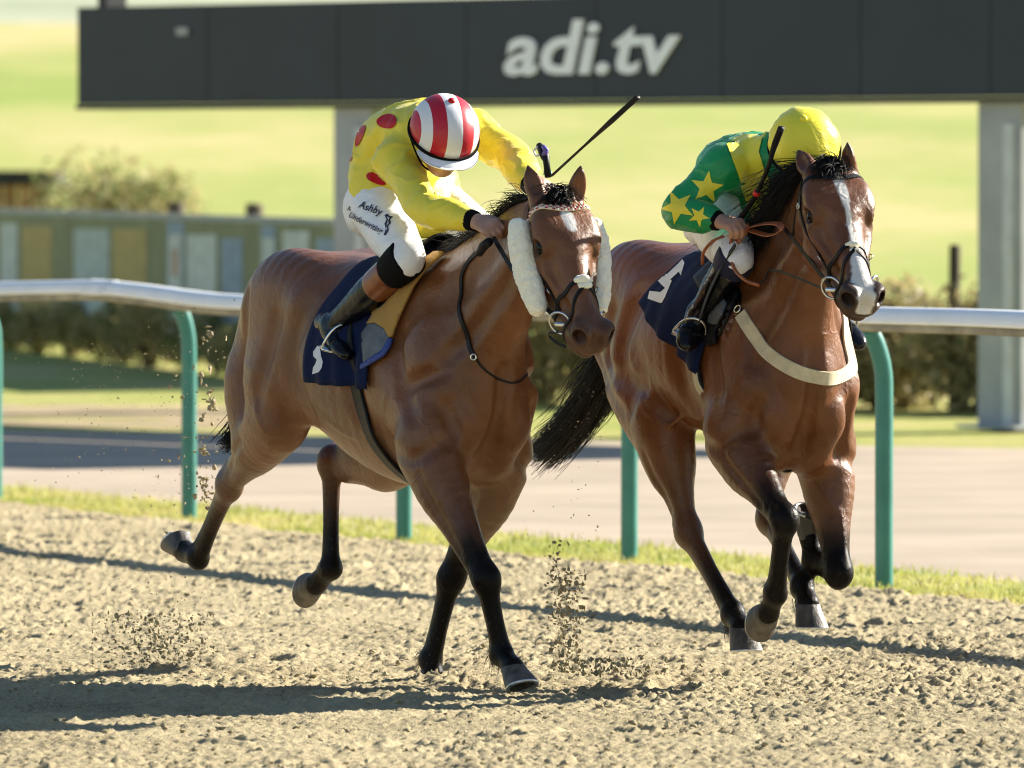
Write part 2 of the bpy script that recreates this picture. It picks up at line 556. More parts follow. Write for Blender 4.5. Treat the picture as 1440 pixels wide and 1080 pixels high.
        f.sweep([(*(K - cd * .038), 0.0158, 0.0203), (*(c1 - cd * .034), 0.0147, 0.0158), (*(c2 - cd * .028), 0.0136, 0.0147), (*(T - cd * .034), 0.0192, 0.0192)], sd, k=.02)
        f.ell(T - cd * .022, (.031, .031, .031), k=.03)
        f.sweep([(*T, .037, .041), (*(T + (H - T) * .5), 0.0350, 0.0373), (*H, .040, .043)], sd, k=.02)
    head_field(f, p['head'])
    # muscle edges and skin creases
    for s in (1, -1):
        L = p['fore'][s]; H_ = p['hind'][s]; el = L['elbow']; kn = L['knee']
        f.groove([(-.04, s * .20, Z(1.22)), (.03, s * .21, Z(1.06)), (*(el + V3(.05, s * .03, .10)),)], .024, .016, .03)
        f.groove([(-.25, s * .2, Z(1.30)), (-.30, s * .26, Z(1.12)), (-.27, s * .26, Z(.94))], .04, .018, .05)
        f.groove([(.20, s * .15, Z(.98)), (.20, s * .155, Z(.92)), (*(el + V3(.11, -s * .01, .04)),)], .022, .015, .03)
        f.groove([(*(el + V3(.13, s * .0, .03)),), (*(el + V3(.07, s * .07, -.01)),), (*(el + V3(-.06, s * .07, .02)),)], .02, .012, .028)
        f.groove([(-.70, s * .27, Z(1.32)), (-.78, s * .28, Z(1.12)), (-.70, s * .25, Z(.95))], .055, .026, .05)
        f.groove([(-1.16, s * .22, Z(1.34)), (-1.20, s * .24, Z(1.12)), (*(H_['stifle'] + V3(-.16, s * .06, .03)),)], .026, .016, .03)
        f.groove([(-.92, s * .27, Z(1.26)), (-.98, s * .28, Z(1.08)), (*(H_['stifle'] + V3(.02, s * .06, .10)),)], .03, .014, .04)
        f.groove([(*(el + (kn - el) * .15 + V3(.05, s * .07, 0)),), (*(el + (kn - el) * .45 + V3(.02, s * .07, 0)),), (*(el + (kn - el) * .8 + V3(0, s * .05, 0)),)], .012, .009, .02)
        g = H_['stifle'] + (H_['hock'] - H_['stifle']) * .3; g2 = H_['stifle'] + (H_['hock'] - H_['stifle']) * .8
        f.groove([(*(g + V3(-.01, s * .08, 0)),), (*(g2 + V3(-.01, s * .05, 0)),)], .014, .010, .02)
        n0, n1, n2 = nk[0][:3], nk[1][:3], nk[3][:3]
        dn = lambda i: unit(np.cross(nk[min(i + 1, 4)][:3] - nk[max(i - 1, 0)][:3], V3(0, 1, 0)))
        ng = [nk[i][:3] + (dn(i) if dn(i)[2] < 0 else -dn(i)) * nk[i][4] * .62 + V3(0, s * nk[i][3] * .8, 0) for i in (0, 1, 2, 3)]
        ng2 = [nk[i][:3] - (dn(i) if dn(i)[2] < 0 else -dn(i)) * nk[i][4] * .10 + V3(0, s * nk[i][3] * 1.0, 0) for i in (0, 1, 2, 3)]
        f.groove(ng2, .05, .008, .05)
        f.groove(ng, .028, .017, .035)                                                 # jugular groove
        for pts in ([(-.20, s * .27, Z(.86)), (-.36, s * .28, Z(.84)), (-.52, s * .29, Z(.90)), (-.62, s * .29, Z(.97))],
                    [(-.05, s * .22, Z(1.02)), (-.09, s * .22, Z(.93)), (-.06, s * .22, Z(.85))],
                    [(-1.05, s * .28, Z(1.0)), (-1.02, s * .28, Z(.92)), (-.98, s * .27, Z(.86))],
                    [(*(el + (kn - el) * .2 + V3(.05, -s * .02, 0)),), (*(el + (kn - el) * .5 + V3(.05, s * .0, 0)),), (*(el + (kn - el) * .85 + V3(.04, s * .01, 0)),)]):
            f.ridge(pts, .009, .0045, .012)
        hd = p['head']
        f.ridge([HP(hd, .24, s * .09, -.10), HP(hd, .29, s * .08, -.085), HP(hd, .35, s * .07, -.075), HP(hd, .41, s * .06, -.065)], .007, .0035, .010)
        f.ridge([HP(hd, .27, s * .085, -.12), HP(hd, .33, s * .08, -.125), HP(hd, .38, s * .07, -.115)], .007, .003, .010)
    f.groove([(.24, 0, Z(1.14)), (.25, 0, Z(.98)), (.22, 0, Z(.80))], .026, .030, .025)
    # dock of the tail
    f.sweep([(-1.24, 0, Z(1.36), .045, .045), (-1.36, 0, Z(1.36), .038, .036), (*p['dock'], .025, .025)], k=.06)
    return f

def _axes(w, side):
    """Columns: side, across, along."""
    w = unit(w); u = unit(np.asarray(side, float) - w * (np.asarray(side, float) @ w)); v = np.cross(w, u)
    return np.stack([u, v, w], 1)

def head_frame(poll, pitch, yaw=0, roll=0):
    """x along the face to the muzzle, y left, z out of the forehead."""
    p, w, r = (math.radians(a) for a in (pitch, yaw, roll))
    X = V3(math.cos(p) * math.cos(w), math.cos(p) * math.sin(w), -math.sin(p))
    Y = V3(-math.sin(w), math.cos(w), 0)
    Zv = np.cross(X, Y)
    Y, Zv = Y * math.cos(r) + Zv * math.sin(r), Zv * math.cos(r) - Y * math.sin(r)
    return dict(o=np.asarray(poll, float), R=np.stack([X, Y, Zv], 1))

def HP(h, x, y, z):
    return h['o'] + h['R'] @ (V3(x, y, z) * h.get('s', V3(1, 1, 1)))

def head_field(f, h):
    R = h['R']; S = h.get('s', V3(1, 1, 1))
    P = lambda *a: HP(h, *a)
    def ell(c, r, k=.03, op='add', rot=None):
        f.ell(P(*c), np.array(r) * S, R if rot is None else R @ rot, k, op)
    def sw(nodes, k=.03, side=(0, 1, 0), sub=4, op='add'):
        f.sweep([(*P(*n[:3]), n[3] * S[1], n[4] * S[2]) for n in nodes], R @ np.asarray(side, float), k, sub, op)
    sw([(.02, 0, -.085, .070, .080), (.10, 0, -.072, .086, .080), (.19, 0, -.074, .082, .078), (.28, 0, -.080, .060, .070), (.37, 0, -.078, .046, .060),
        (.45, 0, -.076, .042, .054), (.51, 0, -.082, .045, .056), (.545, 0, -.092, .042, .052)], k=.02)
    for s in (1, -1):
        ell((.165, s * .058, -.155), (.125, .034, .090), k=.045)          # cheek
        ell((.10, s * .055, -.145), (.07, .034, .085), k=.04)
        sw([(.21, s * .055, -.215, .022, .028), (.33, s * .038, -.180, .020, .030), (.45, s * .026, -.150, .02, .028)], k=.05)   # jaw bar
        sw([(.225, s * .086, -.082, .014, .016), (.29, s * .070, -.098, .013, .014), (.37, s * .054, -.106, .010, .012)], k=.03)   # facial crest
        ell((.155, s * .078, -.028), (.06, .030, .026), k=.035)           # brow
        ell((.190, s * .088, -.046), (.040, .022, .026), k=.02)           # orbit
        ell((.196, s * .082, -.082), (.036, .018, .014), k=.02)           # lower lid
        ell((.110, s * .074, -.022), (.05, .018, .02), k=.05)
        ell((.545, s * .046, -.064), (.046, .026, .036), k=.022)          # nostril wing
        ell((.565, s * .030, -.060), (.030, .022, .030), k=.02)
        ell((.515, s * .032, -.112), (.055, .024, .034), k=.04)           # upper lip
    ell((.135, 0, -.012), (.10, .06, .024), k=.05)                        # forehead
    ell((.560, 0, -.108), (.030, .036, .030), k=.03)                      # upper lip front
    ell((.535, 0, -.152), (.040, .032, .022), k=.018)                     # lower lip
    ell((.495, 0, -.168), (.045, .032, .026), k=.03)                      # chin
    sw([(.15, 0, -.19, .05, .05), (.34, 0, -.165, .035, .04), (.48, 0, -.14, .03, .03)], k=.06)
    for s in (1, -1):
        e = unit(V3(.25, s * .8, .55))                                    # the eye looks out, up the face and forward
        ell((.194, s * .098, -.048), (.029, .020, .022), k=.007, op='sub')
        ell((.578, s * .056, -.060), (.030, .022, .026), k=.008, op='sub')           # nostril
        ell((.550, s * .050, -.066), (.036, .015, .018), k=.006, op='sub')
        ell((.555, s * .030, -.136), (.05, .03, .0055), k=.008, op='sub')            # mouth line
        ell((.44, s * .060, -.088), (.06, .010, .014), k=.03, op='sub')              # hollow behind the nostril
        ell((.30, s * .075, -.135), (.06, .012, .022), k=.03, op='sub')
    ell((.590, 0, -.064), (.020, .012, .03), k=.025, op='sub')
    # ears
    for s in (1, -1):
        e = h['ear'][s]
        b = P(.02, s * .060, -.028); t = np.asarray(e['tip'], float)
        ax = t - b; fr = np.asarray(e['open'], float)
        w = unit(ax); frn = unit(fr - w * (fr @ w)); sd = np.cross(w, frn)
        q = lambda a: b + ax * a
        f.sweep([(*(q(-.10)), .034, .034), (*q(.15), .031, .029), (*q(.42), .034, .023), (*q(.68), .027, .016), (*q(.88), .013, .009), (*q(1.0), .004, .004)], sd, k=.018)
        f.sweep([(*(q(.18) + frn * .024), .014, .014), (*(q(.45) + frn * .022), .019, .017), (*(q(.72) + frn * .015), .012, .010), (*(q(.9) + frn * .010), .004, .004)], sd, k=.008, op='sub')

def horse_colors(V, p, style):
    """Bay coat: black points, dark muzzle, white face marking. Linear RGB."""
    n = len(V)
    big = fbm(V, (4.0, 4.0, 4.0), 3, seed=style['seed'])
    base = np.array(style['coat'])[None, :] * (1 + .34 * big[:, None])
    belly = sstep(.95, .72, V[:, 2]) * sstep(.25, -.05, V[:, 0]) * sstep(-1.1, -.8, V[:, 0])
    base = base * (1 - belly[:, None] * .5) + np.array(style['belly'])[None] * belly[:, None] * .55
    dark = np.zeros(n); soot = np.zeros(n)
    for s in (1, -1):
        for key, js, up in (('fore', ('elbow', 'knee', 'fet', 'cor'), .72), ('hind', ('stifle', 'hock', 'fet', 'cor'), 1.32)):
            L = p[key][s]
            P = np.array([L[j] for j in js])
            bd = np.full(n, 9.0); bt = np.zeros(n)
            for i in range(3):
                a, b = P[i], P[i + 1]
                t = np.clip(((V - a) @ (b - a)) / ((b - a) @ (b - a)), 0, 1)
                dd = np.linalg.norm(V - (a + t[:, None] * (b - a)), axis=1)
                m = dd < bd
                bd = np.where(m, dd, bd); bt = np.where(m, i + t, bt)
            near = sstep(.14, .10, bd)
            wob = .16 * fbm(V, (9, 9, 9), 3, seed=31)
            lo_, hi_ = (.22, .16) if key == 'fore' else (.50, .42)
            dark = np.maximum(dark, near * sstep(up - lo_, up + hi_, bt + wob))
            soot = np.maximum(soot, near * sstep(.15, .9, bt) * .5)
    h = p['head']
    q = (V - h['o']) @ h['R'] / h.get('s', V3(1, 1, 1))
    onh = sstep(-.05, .02, q[:, 0]) * (np.abs(q[:, 1]) < .16) * (q[:, 2] > -.30) * (q[:, 2] < .1) * (q[:, 0] < .7)
    muz = onh * sstep(.42, .54, q[:, 0] - .25 * q[:, 2] + .03 * fbm(V, (20, 20, 20), 2, 5))
    eye = onh * np.exp(-(((q[:, 0] - .195) / .05) ** 2 + ((np.abs(q[:, 1]) - .09) / .05) ** 2 + ((q[:, 2] + .055) / .035) ** 2))
    blk = np.array([.0065, .005, .0045]); mz = np.array([.045, .036, .033])
    col = base * (1 - soot[:, None]) + soot[:, None] * np.array([.035, .018, .010])
    col = col * (1 - dark[:, None]) + blk * dark[:, None]
    mzk = style.get('muz', .85)
    col = col * (1 - mzk * muz[:, None]) + mz * mzk * muz[:, None]
    col = col * (1 - .6 * eye[:, None]) + blk * 1.4 * .6 * eye[:, None]
    # nostrils tinted near black, ears darker towards the tip
    nost = onh * np.exp(-(((q[:, 0] - .568) / .030) ** 2 + ((np.abs(q[:, 1]) - .052) / .019) ** 2 + ((q[:, 2] + .062) / .024) ** 2))
    col = col * (1 - .97 * nost[:, None]) + np.array([.006, .004, .003]) * .9 * nost[:, None]
    for s in (1, -1):
        e = h['ear'][s]; b = HP(h, .02, s * .060, -.028); ax = np.asarray(e['tip']) - b; L = np.linalg.norm(ax); w = ax / L
        t = (V - b) @ w / L
        dd = np.linalg.norm(V - (b + np.clip(t, 0, 1)[:, None] * ax), axis=1)
        m = sstep(.055, .04, dd) * sstep(.55, 1.0, t)
        col = col * (1 - .8 * m[:, None]) + blk * .8 * m[:, None]
    w = style['white'](q) * onh
    col = col * (1 - w[:, None]) + np.array([.62, .60, .57]) * w[:, None]
    # mud freckles thrown on the legs and belly
    return np.clip(col, 0.003, 1), np.clip(dark + .7 * muz, 0, 1)

def coat_material(name):
    m, nd, lk, b = new_mat(name)
    at = N(nd, 'Attribute', attribute_name='Col')
    tc = N(nd, 'TexCoord')
    mp = N(nd, 'Mapping'); mp.inputs['Scale'].default_value = (.4, 1, .8); mp.inputs['Rotation'].default_value = (0, .5, 0)
    lk.new(tc.outputs['Object'], mp.inputs['Vector'])
    hair = N(nd, 'TexNoise', Scale=420.0, Detail=3); lk.new(mp.outputs[0], hair.inputs['Vector'])
    patch = N(nd, 'TexNoise', Scale=7.0, Detail=6, Roughness=.65); lk.new(tc.outputs['Object'], patch.inputs['Vector'])
    mx = N(nd, 'MapRange'); mx.inputs['To Min'].default_value = .80; mx.inputs['To Max'].default_value = 1.22
    lk.new(hair.outputs['Fac'], mx.inputs['Value'])
    mx2 = N(nd, 'MapRange'); mx2.inputs['From Min'].default_value = .3; mx2.inputs['From Max'].default_value = .7; mx2.inputs['To Min'].default_value = .82; mx2.inputs['To Max'].default_value = 1.18
    lk.new(patch.outputs['Fac'], mx2.inputs['Value'])
    mu = N(nd, 'Math', operation='MULTIPLY'); lk.new(mx.outputs[0], mu.inputs[0]); lk.new(mx2.outputs[0], mu.inputs[1])
    vm = N(nd, 'VectorMath', operation='SCALE'); lk.new(at.outputs['Color'], vm.inputs[0]); lk.new(mu.outputs[0], vm.inputs['Scale'])
    # dried sand flecks
    fl = N(nd, 'TexNoise', Scale=150.0, Detail=2); lk.new(tc.outputs['Object'], fl.inputs['Vector'])
    fr = N(nd, 'MapRange'); fr.inputs['From Min'].default_value = .72; fr.inputs['From Max'].default_value = .76
    lk.new(fl.outputs['Fac'], fr.inputs['Value'])
    sp = N(nd, 'SeparateXYZ'); lk.new(tc.outputs['Object'], sp.inputs[0])
    lo = N(nd, 'MapRange'); lo.inputs['From Min'].default_value = 1.1; lo.inputs['From Max'].default_value = .3; lo.inputs['To Max'].default_value = .8
    lk.new(sp.outputs['Z'], lo.inputs['Value'])
    fm = N(nd, 'Math', operation='MULTIPLY'); lk.new(fr.outputs[0], fm.inputs[0]); lk.new(lo.outputs[0], fm.inputs[1])
    mix = N(nd, 'Mix', data_type='RGBA')
    lk.new(fm.outputs[0], mix.inputs['Factor']); lk.new(vm.outputs[0], mix.inputs[6]); mix.inputs[7].default_value = (.32, .26, .17, 1)
    lk.new(mix.outputs[2], b.inputs['Base Color'])
    rr = N(nd, 'MapRange'); rr.inputs['From Min'].default_value = .3; rr.inputs['From Max'].default_value = .7; rr.inputs['To Min'].default_value = .28; rr.inputs['To Max'].default_value = .48
    lk.new(patch.outputs['Fac'], rr.inputs['Value']); lk.new(rr.outputs[0], b.inputs['Roughness'])
    sk = N(nd, 'MapRange'); sk.inputs['To Min'].default_value = .36; sk.inputs['To Max'].default_value = .10
    lk.new(at.outputs['Alpha'], sk.inputs['Value']); lk.new(sk.outputs[0], b.inputs['Specular IOR Level'])
    b.inputs['Coat Weight'].default_value = .22; b.inputs['Coat Roughness'].default_value = .28
    ck = N(nd, 'MapRange'); ck.inputs['From Min'].default_value = .42; ck.inputs['From Max'].default_value = .62; ck.inputs['To Max'].default_value = .16
    lk.new(patch.outputs['Fac'], ck.inputs['Value'])
    cm = N(nd, 'Math', operation='MULTIPLY'); ci = N(nd, 'Math', operation='SUBTRACT'); ci.inputs[0].default_value = 1.0
    lk.new(at.outputs['Alpha'], ci.inputs[1]); lk.new(ck.outputs[0], cm.inputs[0]); lk.new(ci.outputs[0], cm.inputs[1]); lk.new(cm.outputs[0], b.inputs['Coat Weight'])
    # veins, skin wrinkles and hair relief
    v1 = N(nd, 'TexNoise', Scale=22.0, Detail=6, Roughness=.6, Distortion=.2); lk.new(tc.outputs['Object'], v1.inputs['Vector'])
    b1 = N(nd, 'Bump', Strength=.30, Distance=.02); lk.new(v1.outputs['Fac'], b1.inputs['Height'])
    wv = N(nd, 'TexNoise', Scale=5.0, Detail=3); lk.new(tc.outputs['Object'], wv.inputs['Vector'])
    wa = N(nd, 'VectorMath', operation='MULTIPLY_ADD'); wa.inputs[1].default_value = (.22, .22, .22); lk.new(wv.outputs['Color'], wa.inputs[0]); lk.new(tc.outputs['Object'], wa.inputs[2])
    vo = N(nd, 'TexVoronoi', Scale=6.5, feature='DISTANCE_TO_EDGE'); lk.new(wa.outputs[0], vo.inputs['Vector'])
    ve = N(nd, 'MapRange', interpolation_type='SMOOTHSTEP'); ve.inputs['From Max'].default_value = .055; ve.inputs['To Min'].default_value = 1.0; ve.inputs['To Max'].default_value = 0.0
    lk.new(vo.outputs['Distance'], ve.inputs['Value'])
    vm2 = N(nd, 'MapRange', interpolation_type='SMOOTHSTEP'); vm2.inputs['From Min'].default_value = .47; vm2.inputs['From Max'].default_value = .60; lk.new(patch.outputs['Fac'], vm2.inputs['Value'])
    vq = N(nd, 'Math', operation='MULTIPLY'); lk.new(ve.outputs[0], vq.inputs[0]); lk.new(vm2.outputs[0], vq.inputs[1])
    b0 = N(nd, 'Bump', Strength=.30, Distance=.006); lk.new(vq.outputs[0], b0.inputs['Height']); lk.new(b1.outputs[0], b0.inputs['Normal'])
    v2 = N(nd, 'TexNoise', Scale=85.0, Detail=4, Roughness=.6); lk.new(mp.outputs[0], v2.inputs['Vector'])
    b3 = N(nd, 'Bump', Strength=.22, Distance=.005); lk.new(v2.outputs['Fac'], b3.inputs['Height']); lk.new(b0.outputs[0], b3.inputs['Normal'])
    b2 = N(nd, 'Bump', Strength=.22, Distance=.003); lk.new(hair.outputs['Fac'], b2.inputs['Height']); lk.new(b3.outputs[0], b2.inputs['Normal'])
    lk.new(b2.outputs[0], b.inputs['Normal'])
    return m

def leg_fore(fr, s, el, kn, fe, co, toe, point, side=(0, 1, 0)):
    return dict(point=np.array(point, float), elbow=np.array(el, float), knee=np.array(kn, float), fet=np.array(fe, float), cor=np.array(co, float), toe=np.array(toe, float), side=side)

def leg_hind(fr, s, hip, st, ho, fe, co, toe, side=(0, 1, 0)):
    return dict(hip=np.array(hip, float), stifle=np.array(st, float), hock=np.array(ho, float), fet=np.array(fe, float), cor=np.array(co, float), toe=np.array(toe, float), side=side)

A_ = FA.P
poseA = dict(tuck=(0, 0, 0, .0, .01, .02, .02, 0, 0),
    fore={-1: leg_fore(FA, -1, A_(598, 640, -.19), A_(683, 815, -.13), A_(706, 920, -.08), A_(722, 940, -.08), A_(745, 965, -.075), (.14, -.14, 1.02)),
          1: leg_fore(FA, 1, A_(705, 655, .17), A_(634, 812, .08), A_(606, 930, .04), (-.305, .04, .035), (-.22, .04, -.03), (.135, .135, 1.02))},
    hind={-1: leg_hind(FA, -1, (-1.02, -.155, 1.20), A_(393, 594, -.215), A_(322, 682, -.19), A_(279, 785, -.17), A_(259, 775, -.17), A_(228, 768, -.17)),
          1: leg_hind(FA, 1, (-1.00, .155, 1.20), A_(560, 640, .17), A_(466, 648, .10), A_(464, 800, .08), A_(444, 822, .07), A_(414, 822, .06))},
    neck=[(-.06, 0, 1.19, .125, .30), (.12, 0, 1.30, .108, .255), (.32, 0, 1.415, .090, .205), (.50, 0, 1.53, .080, .155), (.63, 0, 1.59, .072, .115)],
    dock=(-1.46, 0, 1.22),
)
poseA['head'] = head_frame(A_(784, 270, -.01), 49, -4); poseA['head']['s'] = V3(1.02, 1.08, 1.08)
B_ = FB.P
poseB = dict(dz=.03, tuck=(0, .02, .06, .11, .12, .10, .05, 0, 0),
    fore={-1: leg_fore(FB, -1, A_ and B_(1030, 625, -.19), B_(1103, 732, -.14), B_(1091, 835, -.12), B_(1080, 862, -.12), B_(1056, 885, -.12), (.16, -.15, 1.05)),
          1: leg_fore(FB, 1, B_(1160, 650, .18), B_(1179, 806, .165), (-.03, .135, .45), (-.055, .13, .53), (-.06, .12, .60), (.15, .15, 1.05))},
    hind={-1: leg_hind(FB, -1, (-.98, -.155, 1.22), B_(930, 588, -.21), B_(968, 748, -.16), B_(1031, 862, -.10), B_(1043, 885, -.10), B_(1068, 912, -.10)),
          1: leg_hind(FB, 1, (-.96, .155, 1.22), (-.60, .20, .92), B_(1082, 728, .12), B_(1128, 822, .10), B_(1136, 850, .10), B_(1146, 890, .10))},
    neck=[(-.06, 0, 1.22, .125, .30), (.09, 0, 1.36, .108, .255), (.24, 0, 1.51, .090, .205), (.38, 0, 1.645, .080, .155), (.48, 0, 1.72, .072, .115)],
    dock=(-1.47, 0, 1.30),
)
poseB['head'] = head_frame(B_(1168, 229, 0), 46, -2, 2); poseB['head']['s'] = V3(1.0, 1.12, 1.08)
poseA['head']['ear'] = {-1: dict(tip=A_(742, 231, -.075), open=(1, -.35, .2)), 1: dict(tip=A_(817, 232, .06), open=(1, .1, .2))}
poseB['head']['ear'] = {-1: dict(tip=B_(1121, 211, -.075), open=(.7, -.7, .2)), 1: dict(tip=B_(1192, 200, .05), open=(.3, -1, .2))}

def whiteA(q):
    d = ((q[:, 0] - .135 - .5 * q[:, 1]) / .055) ** 2 + ((q[:, 1] + .004) / .022) ** 2
    return sstep(1.3, .6, d + .5 * fbm(q, (40, 40, 40), 2, 3)) * (q[:, 2] > -.05)
def whiteB(q):
    x = q[:, 0]
    wd = np.interp(x, [.06, .09, .14, .24, .33, .40, .46, .52, .58], [0, .013, .016, .009, .009, .015, .026, .032, .025])
    c = np.interp(x, [.06, .16, .3, .5], [-.006, .004, .004, .0])
    return sstep(1.15, .85, np.abs(q[:, 1] - c) / (wd + 1e-4) + .35 * fbm(q, (50, 50, 50), 2, 9)) * (q[:, 2] > -.075 - .03 * (x > .45))
styleA = dict(muz=.62, coat=(.168, .064, .0235), belly=(.26, .165, .095), seed=3, white=whiteA)
styleB = dict(coat=(.138, .047, .0150), belly=(.17, .08, .04), seed=8, white=whiteB)

M_COAT = coat_material('bay_coat')
HORSES = {}
def build_horse(key, fr, p, style, label):
    fld = horse_field(p)
    V, Fc = fld.mesh(3)
    nrm = vnormals(V, Fc)
    # muscle and skin relief
    V = V + nrm * (.0008 * fbm(V, (9, 9, 9), 3, seed=style['seed'] + 40))[:, None]
    root = empty('horse', label, 'horse', matrix=fr.matrix())
    body = mesh_obj('body', V, Fc, M_COAT, root)
    col, dk = horse_colors(V, p, style)
    set_colors(body, np.hstack([col, dk[:, None]]))
    HORSES[key] = dict(root=root, V=V, F=Fc, bvh=bvh_of(V, Fc), p=p, fr=fr, trunk=fld.trunk)
    return root

# ------------------------------------------------------------------ hooves, eyes, hair
M_HOOF = mat('hoof_horn', (.050, .044, .038), .55, var=.3, vscale=30, bump=.35, bscale=70, stretch=(1, 1, .25), col2=(.125, .108, .088))
M_SHOE = mat('aluminium_plate', (.62, .62, .60), .35, metal=.8, var=.2, vscale=40)
M_EYE = mat('eye', (.006, .0035, .0025), .12, spec=.25)
M_HAIR = mat('black_horse_hair', (.0055, .0045, .004), .5, var=.4, vscale=14, spec=.22)
M_HAIRB = mat('dark_fetlock_hair', (.02, .014, .010), .6, var=.4, vscale=14)

def add_hoof(root, T, H, flex=0.0, scale=.93):
    """Hoof capsule below the coronet H; its sole follows the pastern T-H plus a flexion in degrees."""
    T, H = np.asarray(T, float), np.asarray(H, float)
    d = H - T
    a = math.atan2(d[2], d[0]) - math.radians(40) + math.radians(flex)
    n_ = V3(math.cos(a), 0, math.sin(a)); f_ = V3(-math.sin(a), 0, math.cos(a)); sd = V3(0, 1, 0)
    n = 24; hgt = .080 * scale
    rings = []
    for t, r in [(-.16, .036), (-.02, .0465), (.10, .0485), (.16, .0475), (.5, .0535), (1.0, .0605), (1.0, .047), (.86, .034)]:
        ring = []
        for j in range(n):
            al = 2 * math.pi * j / n
            c, s_ = math.cos(al), math.sin(al)
            lean = t * hgt * (.62 if c > 0 else .62 + .35 * c)
            ring.append(H + n_ * hgt * t + f_ * (c * r * scale * (1.06 if c > 0 else .80) + lean - .004) + sd * (s_ * r * scale))
        rings.append(ring)
    v = [p for rg in rings for p in rg]
    f = [(i * n + j, i * n + (j + 1) % n, (i + 1) * n + (j + 1) % n, (i + 1) * n + j) for i in range(len(rings) - 1) for j in range(n)]
    f.append(tuple(range(n))[::-1]); f.append(tuple((len(rings) - 1) * n + j for j in range(n)))
    o = MB().add(v, f).build('hoof', M_HOOF, root)
    bm = bmesh.new(); bm.from_mesh(o.data); bmesh.ops.recalc_face_normals(bm, faces=bm.faces); bm.to_mesh(o.data); bm.free()
    o.data.set_sharp_from_angle(angle=math.radians(50))
    pts = []
    for j in range(25):
        al = math.radians(-145 + 290 * j / 24)
        c = math.cos(al)
        pts.append(H + n_ * hgt * 1.04 + f_ * (c * .053 * scale * (1.06 if c > 0 else .80) + hgt * (.62 if c > 0 else .62 + .35 * c) - .004) + sd * math.sin(al) * .053 * scale)
    MB().tube(np.array(pts), .0075 * scale, 6).build('horseshoe', M_SHOE, o)
    return o

def strands(name, roots, mat_, parent, seg=7, r0=.0016, r1=.0004):
    """roots: list of (polyline points). One mesh of fine three-sided tapering hairs."""
    vs = []; fs = []
    for pl in roots:
        pl = np.asarray(pl, float)
        t = np.gradient(pl, axis=0); t /= np.linalg.norm(t, axis=1, keepdims=True) + 1e-9
        ref = unit(RNG.normal(size=3))
        u = np.cross(t, ref); u /= np.linalg.norm(u, axis=1, keepdims=True) + 1e-9
        w = np.cross(t, u)
        b = len(vs)
        L = len(pl)
        for i in range(L):
            r = r0 + (r1 - r0) * i / (L - 1)
            for a in (0, 2.094, 4.189):
                vs.append(pl[i] + r * (math.cos(a) * u[i] + math.sin(a) * w[i]))
        for i in range(L - 1):
            for j in range(3):
                a0 = b + i * 3 + j; a1 = b + i * 3 + (j + 1) % 3
                fs.append((a0, a1, a1 + 3, a0 + 3))
    return mesh_obj(name, np.array(vs), np.array(fs), mat_, parent)

def hair_line(p, d, L, droop, wig, seg=7, wind=(0, 0, 0)):
    pts = [np.asarray(p, float)]
    d = unit(d)
    ph = RNG.normal(size=3)
    for i in range(seg):
        d = unit(d + V3(0, 0, -droop) + V3(*wind) + wig * RNG.normal(size=3) * .5)
        pts.append(pts[-1] + d * L / seg)
    return np.array(pts)

def crest_points(H, n):
    """Points along the crest of the neck, from withers to poll, on the body surface."""
    nk = np.array(H['p']['neck'], float)
    c = spline(nk[:, :3], 12)
    out = []
    for i in np.linspace(6, len(c) - 1, n):
        k = int(i); fr = i - k
        q = c[k] * (1 - fr) + c[min(k + 1, len(c) - 1)] * fr
        t = unit(c[min(k + 1, len(c) - 1)] - c[max(k - 1, 0)])
        up = unit(V3(0, 0, 1) - t * t[2])
        hit = H['bvh'].ray_cast(Vector(q + up * .5), Vector(-up))
        out.append((np.array(hit[0]), up, t))
    return out

